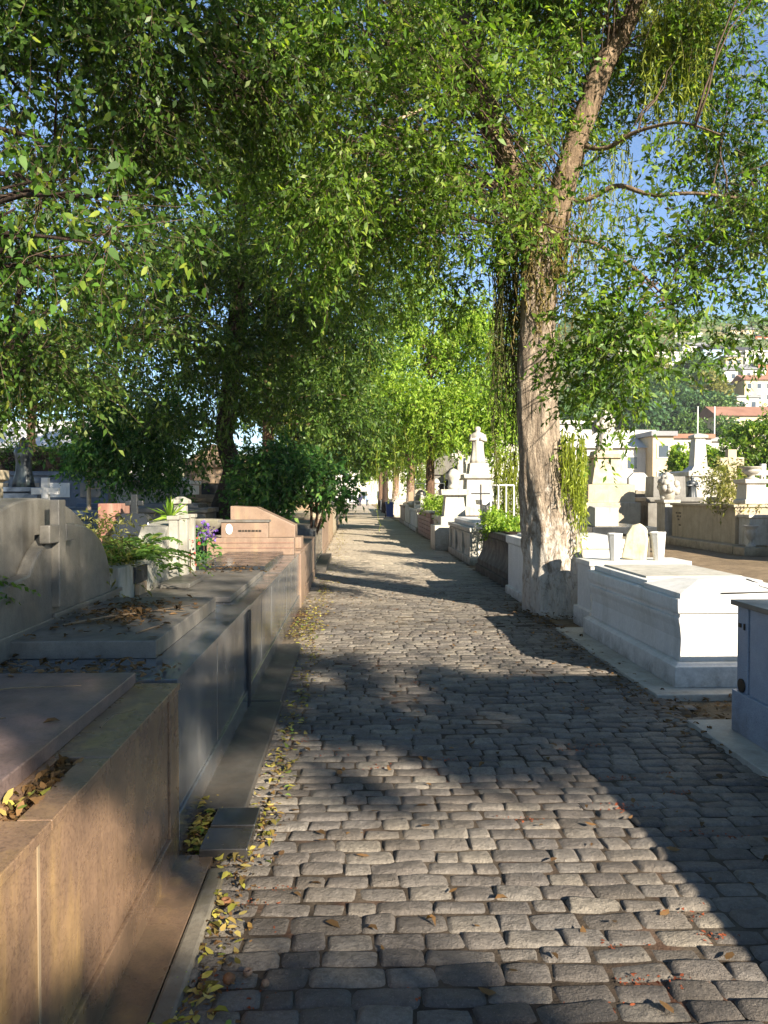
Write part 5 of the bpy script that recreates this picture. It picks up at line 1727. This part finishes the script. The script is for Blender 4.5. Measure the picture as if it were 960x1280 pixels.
bx, by, bz = 6.6, -7.0, 6.2
avenue_tree('wide leafy tree shading the near setts from beyond the frame', 8.6, -8.6, 5.5, 4, 'leaf_main', 'bark_mid', 3, .3,
            [((6.6, -7.2, 6.2), (3.4, 3.0, 1.3)), ((8.4, -7.8, 6.6), (2.8, 2.6, 1.2)), ((5.0, -6.0, 5.2), (2.4, 2.4, 1.0)), ((9.2, -10, 6.2), (2.8, 2.6, 1.2)), ((6.8, -10.2, 5.8), (2.6, 2.6, 1.2)), ((4.6, -8.4, 5.2), (2.2, 2.4, 1.2))],
            900, 30000, 7, .11, .05, keep=shade_map, nlimb=0, sig=.35, flare=0, tw=.28)


def high_shade(P):
    u = P[:, 0] + KX * P[:, 2]
    v = P[:, 1] + KY * P[:, 2]
    n = np.array([mnoise.noise(Vector((a * .9, b_ * .7, 1.7))) for a, b_ in zip(u, v)])
    n2 = np.array([mnoise.noise(Vector((a * 2.2, b_ * 1.6, 6.1))) for a, b_ in zip(u, v)])
    return (u < -6.3) & (.5 + .7 * n + .5 * n2 < .26)


avenue_tree('tall unseen tree added behind the viewpoint to shade left crowns', 3.2, -5.5, 8.5, 4, 'leaf_main', 'bark_mid', 3, .3,  # unseen tree added to darken the leaves on the left
            [((2.2, -2.5, 9.4), (2.6, 2.6, 1.6)), ((1.0, .3, 9.6), (2.6, 2.6, 1.6)), ((0, 2.6, 9.2), (2.2, 2.0, 1.3)), ((3.8, .5, 10), (2.4, 2.4, 1.5)), ((-.8, -1.2, 9), (2.2, 2.2, 1.3))],
            700, 9000, 8, .11, .05, keep=high_shade, nlimb=0, sig=.35, flare=.1, tw=.35)


# ------------------------------------------------------------------ hillside, houses, low buildings
def hill_h(x, y):
    f = lambda a, b_, q: min(max((q - a) / (b_ - a), 0), 1)
    s = lambda q: q * q * (3 - 2 * q)
    up = s(f(118, 330, y))
    side = s(f(-10, 95, x))
    return -1 + 74 * up * (.25 + .75 * side) * (1 - .0) + 3 * mnoise.noise(Vector((x * .02, y * .02, 0))) * up


def hillside():
    xs = np.linspace(-60, 420, 49)
    ys = np.linspace(112, 480, 38)
    v = [(x, y, hill_h(x, y) - (2 if y < 113 else 0)) for y in ys for x in xs]
    n = len(xs)
    f = [(j * n + i, j * n + i + 1, (j + 1) * n + i + 1, (j + 1) * n + i) for j in range(len(ys) - 1) for i in range(n - 1)]
    t = NT('hillside earth and scrub')
    p_ = t.pos()
    c = t.mix(t.rng(t.noise(p_, .06, 6), .4, .6), lin('#4f5e3c'), lin('#75704f'))
    t.principled(c, .9, .1, t.bump(t.noise(p_, .5, 5), .8, .5))
    M['hill'] = t.m
    o = MB().add(v, f).build('hillside', 'hill', smooth=True)
    tag(o, 'steep wooded hillside behind the cemetery', None, None, 'structure')


hillside()
HC = {'w': stone('white render', '#d6d2c8', '#c2bdb0', .3, .8, .2, stain='#8d8878', stain_amt=.4, bump=.1, fine=6),
      'c': stone('cream render', '#cdbb98', '#b9a684', .3, .8, .2, stain='#8d7a60', stain_amt=.4, bump=.1, fine=6),
      'b': stone('blue render', '#9fb2c6', '#8aa0b6', .3, .8, .2, bump=.1, fine=6),
      'o': stone('orange render', '#c09262', '#ad7f52', .3, .8, .2, bump=.1, fine=6),
      'k': stone('bare brick', '#a2654a', '#8a5440', .3, .85, .2, bump=.1, fine=6),
      'r': stone('clay roof', '#96705c', '#7d5a49', .3, .85, .2, bump=.2, fine=6),
      'g': stone('grey sheet roof', '#8d8d8a', '#77777a', .3, .7, .3, bump=.1, fine=6),
      'd': stone('dark sheet roof', '#4a4a4d', '#3d3d40', .3, .7, .3, bump=.1, fine=6)}
M.update(HC)


def house(label, px_, py_, Y, w_, h_, dp, wall, roof, gable=False, rot=0, base=None, name='hillside_house', floors=2):
    """a house whose roof edge is read at (px_, py_) in the photograph, at distance Y"""
    q = at(px_, py_, Y)
    z1 = q.z
    g = hill_h(q.x, Y)
    z0 = z1 - h_
    t = thing(name, label, 'house', (q.x, Y, z0), None)
    x0, x1 = q.x - w_ / 2, q.x + w_ / 2
    MB().box(x0, x1, Y, Y + dp, min(z0, g - 3), z1).build('wall', wall, t)
    if gable:
        MB().prism([(Y - .5, z1 + .01), (Y + dp + .5, z1 + .01), (Y + dp / 2, z1 + dp * .26)], 'x', x0 - .4, x1 + .4).build('roof', roof, t)
    else:
        MB().box(x0 - .3, x1 + .3, Y - .4, Y + dp + .3, z1 + .01, z1 + .5).build('roof', roof, t)
    nw = max(int(w_ / 2.6), 1)
    for fl in range(floors):
        for i in range(nw):
            cx = x0 + (i + .5) * w_ / nw
            zc = z1 - 1.6 - fl * 2.9
            if zc - .7 < z0:
                continue
            f_ = MB().box(cx - .65, cx + .65, Y - .08, Y + .02, zc - .75, zc + .75).build('window', 'w', t)
            MB().box(cx - .52, cx + .52, Y - .1, Y - .075, zc - .62, zc + .62).build('pane', 'glass', f_)
    t.rotation_euler = (0, 0, rot)
    return t


hs = [('white hillside house with flat pale roof among the trees', 836, 442, 215, 8, 6, 7, 'w', 'w', False),
      ('pale blue house just below the flat white one', 838, 462, 205, 6, 4.5, 6, 'b', 'g', False),
      ('white house with grey gable next to dark wall', 905, 463, 210, 6, 6, 6, 'w', 'g', True),
      ('grey roofed white house in the middle of the slope', 925, 458, 222, 7, 7, 7, 'w', 'g', False),
      ('white terraced house stepping down below the grey gable', 914, 482, 205, 6, 6, 6, 'w', 'w', False),
      ('blue tinted house beside the terraced white house', 930, 474, 212, 5, 6, 6, 'b', 'g', False),
      ('cream house with broad clay roof at the frame edge', 955, 475, 200, 8, 6.5, 7, 'c', 'r', True),
      ('tall white house highest on the slope', 950, 440, 235, 7, 7, 7, 'w', 'w', False),
      ('dark roofed house high on the slope', 935, 438, 240, 8, 5, 6, 'w', 'd', True),
      ('bare brick house hidden low among the hill trees', 850, 478, 190, 6, 4, 5, 'k', 'r', True),
      ('long low house with wide clay tile roof above ivy', 945, 520, 150, 12, 5, 9, 'c', 'r', True),
      ('small white house in the gap under the leaves', 870, 432, 245, 7, 6, 6, 'w', 'g', True),
      ('cream house with grey roof behind the hanging leaves', 905, 425, 260, 8, 6, 6, 'c', 'g', False),
      ('brick house with dark roof on the upper hill', 965, 420, 262, 9, 7, 7, 'k', 'd', False),
      ('white house seen low between trunk leaves and hill trees', 760, 470, 230, 8, 7, 7, 'w', 'g', False),
      ('white house with grey roof stacked behind the pale blue walls', 943, 462, 214, 5, 6, 6, 'w', 'g', True),
      ('narrow cream house between two white ones on the upper slope', 918, 446, 228, 4, 6, 6, 'c', 'g', False),
      ('blue house near the top of the slope under the leaves', 892, 436, 238, 5, 5, 6, 'b', 'd', True),
      ('white house standing low beside the long clay roof', 935, 497, 175, 4, 4, 6, 'w', 'g', False),
      ('brick house with flat roof above the cream clay roofed one', 962, 455, 215, 5, 6, 6, 'k', 'g', False),
      ('white cubic house on the ridge beneath the hanging crown', 860, 418, 262, 7, 6, 6, 'w', 'w', False),
      ('cream gabled house on the ridge behind the leaves', 930, 412, 268, 8, 6, 6, 'c', 'g', True),
      ('grey roofed cream house on the slope above the long white building', 790, 440, 240, 8, 6, 6, 'c', 'g', False),
      ('dark sided house with its blank wall turned to the valley', 889, 470, 205, 4.5, 5, 6, 'd', 'd', False)]
for lab, px_, py_, Y, w_, h_, dp, wl, rf, gb in hs:
    house(lab, px_, py_, Y, w_ * 1.3, h_ * 1.25, dp, wl, rf, gb, floors=3)
# low town buildings behind the cemetery
house('long low white building with a band of windows', 775, 560, 82, 10.5, 6.8, 9, 'w', 'w', True, name='low_building', floors=2)
house('narrow cream building beside the long white one', 829, 545, 80, 2.2, 7.5, 8, 'c', 'g', False, name='low_building', floors=2)
house('white building with clay roof behind the clipped bush', 860, 548, 88, 5.5, 7, 8, 'w', 'r', False, name='low_building', floors=2)
house('white flat roofed building beyond the stone cross', 905, 552, 92, 5.5, 7, 8, 'w', 'g', False, name='low_building', floors=2)
house('white building peeping out beside the big trunk', 706, 530, 110, 5, 9, 8, 'w', 'w', False, name='low_building', floors=2)
house('pale building closing the far end of the avenue', 455, 585, 128, 40, 7, 10, 'w', 'w', False, name='low_building', floors=2)
for px_, lab in ((872, 'thin pale mast in front of the hill trees'), (893, 'second thin mast close to the ivy')):
    q = at(px_, 545, 110)
    o = MB().tube([(q.x, 110, -1), (q.x, 110, at(px_, 508, 110).z)], .09, 8).build('mast', 'steel', None, org=(q.x, 110, -1))
    tag(o, lab, 'mast')

# hill trees: three kinds copied over the slope
protos = []
for k, (mt, lab) in enumerate((('hill_leaf', ''), ('hill_dark', ''), ('leaf_olive', ''))):
    t = thing('hill_tree', 'x', 'tree', (0, 0, 0), 'trees on the hillside')
    P_, out_, cl = crown_points([((0, 0, 6), (3.4, 3.4, 3.2)), ((1.5, .5, 4.5), (2.6, 2.6, 2.2)), ((-1.6, -.4, 4.6), (2.6, 2.6, 2.2))], 60, 700, .5, .8)
    npmesh('crown', twig_leaves(P_, out_, 6, .75, .42, 1.0, .3), 4, mt, t)
    MB().tube([(0, 0, -2), (0, 0, 5)], [.35, .15], 8).build('trunk', 'bark_mid', t)
    protos.append(t)
kinds = ['rounded grey green tree on the hillside slope', 'dense dark green tree on the hillside slope', 'yellow olive tree on the hillside slope']
spots = [(850, 520, 165, 1, 1.15), (868, 508, 172, 1, 1.2), (885, 500, 176, 2, 1.3), (905, 520, 165, 1, 1.1), (880, 470, 200, 0, 1.1), (862, 462, 205, 1, 1.0), (845, 490, 185, 0, 1.2), (892, 520, 160, 0, .9),
         (870, 490, 180, 0, 1.2), (825, 500, 175, 0, 1.3), (800, 520, 165, 1, 1.3), (770, 500, 180, 0, 1.3), (735, 520, 170, 0, 1.4), (745, 490, 190, 1, 1.4), (790, 470, 200, 0, 1.3), (720, 540, 150, 0, 1.2), (815, 470, 205, 2, 1.2), (860, 540, 130, 0, .7), (907, 540, 128, 0, .6)]
first = [True] * 3
for px_, py_, Y, k, s_ in spots:
    q = at(px_, py_, Y)
    if first[k]:
        o = protos[k]
        first[k] = False
    else:
        o = protos[k].copy()
        COL.objects.link(o)
        for ch in protos[k].children:
            c_ = ch.copy()
            COL.objects.link(c_)
            c_.parent = o
    o.location = (q.x, Y, q.z - 5 * s_)
    o.scale = (s_,) * 3
    o.rotation_euler = (0, 0, random.random() * 6)
    o['label'] = kinds[k]
    o['group'] = kinds[k].replace(' tree on', ' trees on')
V = []
n_ = 17000
P_ = np.stack([rng.uniform(20, 330, n_), rng.uniform(125, 420, n_), np.zeros(n_)], 1)
P_[:, 2] = [hill_h(a, b_) + random.uniform(.3, 3.5) for a, b_, _ in P_]
ok = np.array([mnoise.noise(Vector((a * .03, b_ * .03, 5))) > -.3 for a, b_, _ in P_])
P_ = P_[ok]
o = npmesh('hillside_scrub', twig_leaves(P_, unit(rng.normal(size=P_.shape) + np.array([0, 0, .6])), 4, 1.3, .8, 1.2, .2), 4, 'hill_leaf')
tag(o, 'mixed scrub covering the hillside', None, None, 'stuff')

# ------------------------------------------------------------------ bin, car, people at the far end
Y = 53
x = gx(487, Y)
t = thing('wheelie_bin', 'blue wheelie bin beside the whitewashed trunk', 'bin', (x, Y, 0))
MB().rect(x - .24, x + .24, Y - .28, Y + .28, [(.06, -.03), (.92, .02), (.95, .04)]).build('body', 'blue', t, .02)
MB().prism([(Y - .34, .951), (Y + .32, .951), (Y + .32, 1.05), (Y, 1.09), (Y - .34, 1.0)], 'x', x - .29, x + .29).build('lid', 'blue', t, .015)
for s in (-1, 1):
    MB().lathe([(.001, -.03), (.1, -.03), (.1, .03), (.001, .03)], (0, 0, 0), 16, m=Matrix.Translation((x + s * .26, Y + .24, .1)) @ Matrix.Rotation(R(90), 4, 'Y')).build('wheel', 'rubber', t)
Y = 108
x = gx(441, Y)
t = thing('parked_car', 'white car parked at the far end of the avenue', 'car', (x, Y, 0))
MB().rect(x - .85, x + .85, Y, Y + 3.9, [(.25, -.03), (.4, 0), (.7, .01), (.88, -.05)]).build('body', 'carpaint', t, .06)
MB().loft([[(x - .76, Y + .9, .88), (x + .76, Y + .9, .88), (x + .76, Y + 3.8, .88), (x - .76, Y + 3.8, .88)], [(x - .6, Y + 1.6, 1.45), (x + .6, Y + 1.6, 1.45), (x + .6, Y + 3.3, 1.45), (x - .6, Y + 3.3, 1.45)]]).build('cabin', 'carpaint', t, .05)
MB().add([(x - .68, Y + .93, .93), (x + .68, Y + .93, .93), (x + .56, Y + 1.52, 1.39), (x - .56, Y + 1.52, 1.39)], [(0, 1, 2, 3)]).add([(x - .68, Y + .90, .935), (x + .68, Y + .90, .935), (x + .56, Y + 1.49, 1.395), (x - .56, Y + 1.49, 1.395)], [(0, 1, 2, 3)]).build('windscreen', 'glass', t)
for s in (-1, 1):
    MB().box(x + s * .62 - .16, x + s * .62 + .16, Y - .03, Y + .05, .58, .74).build('headlight', 'lamp', t, .03)
    for yy in (.75, 3.1):
        MB().lathe([(.001, -.1), (.3, -.1), (.31, 0), (.3, .1), (.001, .1)], (0, 0, 0), 18, m=Matrix.Translation((x + s * .76, Y + yy, .3)) @ Matrix.Rotation(R(90), 4, 'Y')).build('wheel', 'rubber', t)
MB().box(x - .5, x + .5, Y - .02, Y + .03, .36, .5).build('grille', 'rubber', t, .01)


def person(label, x, y, top, legs, h=1.68):
    t = thing('person', label, 'person', (x, y, 0))
    V_ = [(0, 0, .54), (0, 0, .70), (0, 0, .82), (0, 0, .86), (0, -.01, .93), (.055, 0, .51), (.065, -.02, .28), (.06, .02, .03), (.06, -.06, .015), (-.055, 0, .51), (-.06, .05, .28), (-.06, .1, .03), (-.06, .03, .015), (.11, 0, .80), (.14, .03, .63), (.13, -.04, .48), (-.11, 0, .80), (-.14, -.02, .63), (-.13, -.07, .48)]
    E_ = [(0, 1), (1, 2), (2, 3), (3, 4), (0, 5), (5, 6), (6, 7), (7, 8), (0, 9), (9, 10), (10, 11), (11, 12), (2, 13), (13, 14), (14, 15), (2, 16), (16, 17), (17, 18)]
    rd = [.085, .085, .075, .03, .055, .06, .038, .028, .022, .06, .038, .028, .022, .04, .028, .02, .04, .028, .02]
    me = bpy.data.meshes.new('body')
    me.from_pydata([(a * h, b_ * h, c_ * h) for a, b_, c_ in V_], E_, [])
    me.materials.append(M['skin'])
    o = bpy.data.objects.new('body', me)
    COL.objects.link(o)
    o.parent = t
    sk = o.modifiers.new('skin', 'SKIN')
    for i, r_ in enumerate(rd):
        me.skin_vertices[0].data[i].radius = (r_ * h, r_ * h * .85)
    me.skin_vertices[0].data[0].use_root = True
    o.modifiers.new('s', 'SUBSURF').levels = 1
    ORG[t.name] = Vector((0, 0, 0))
    MB().lathe([(.14 * h * .8, .52 * h), (.105 * h, .56 * h), (.1 * h, .66 * h), (.115 * h, .76 * h), (.1 * h, .82 * h), (.05 * h, .845 * h)], (0, 0, 0), 14, sq=.75).build('jacket', top, t, smooth=True)
    for (s, ya, yb) in ((1, -.02, .02), (-1, .05, .1)):
        MB().tube([(s * .055 * h, 0, .54 * h), (s * .063 * h, ya * h, .28 * h), (s * .06 * h, yb * h, .05 * h)], [.07 * h, .05 * h, .04 * h], 10).build('trouser_leg', legs, t, smooth=True)
        MB().tube([(s * .1 * h, 0, .81 * h), (s * .142 * h, (.03 if s > 0 else -.02) * h, .63 * h), (s * .13 * h, (-.03 if s > 0 else -.06) * h, .51 * h)], [.045 * h, .036 * h, .03 * h], 10).build('sleeve', top, t, smooth=True)
    MB().lathe([(.056 * h, .93 * h), (.06 * h, .955 * h), (.05 * h, .985 * h), (.02 * h, 1.0 * h), (.001, 1.002 * h)], (0, 0, 0), 14).build('hair', 'hair', t, smooth=True)
    return t


person('person in navy clothes walking beside the white car', gx(450, 104), 104, 'navy', 'navy')
person('person in pale blue top standing past the navy one', gx(459, 106), 106, 'bluecloth', 'jeans')

# ------------------------------------------------------------------ the pale air over the valley
hz = MB().box(-600, 600, -80, 620, -14, 120)
hm = bpy.data.materials.new('thin haze')
hm.use_nodes = True
for n in list(hm.node_tree.nodes):
    hm.node_tree.nodes.remove(n)
ho = hm.node_tree.nodes.new("ShaderNodeOutputMaterial")
hv = hm.node_tree.nodes.new("ShaderNodeVolumePrincipled")
hv.inputs['Color'].default_value = (.92, .95, 1, 1)
hv.inputs['Density'].default_value = .0002
hm.node_tree.links.new(hv.outputs[0], ho.inputs['Volume'])
M['haze'] = hm
o = hz.build('haze', 'haze')
tag(o, 'thin pale haze over the valley', None, None, 'stuff')
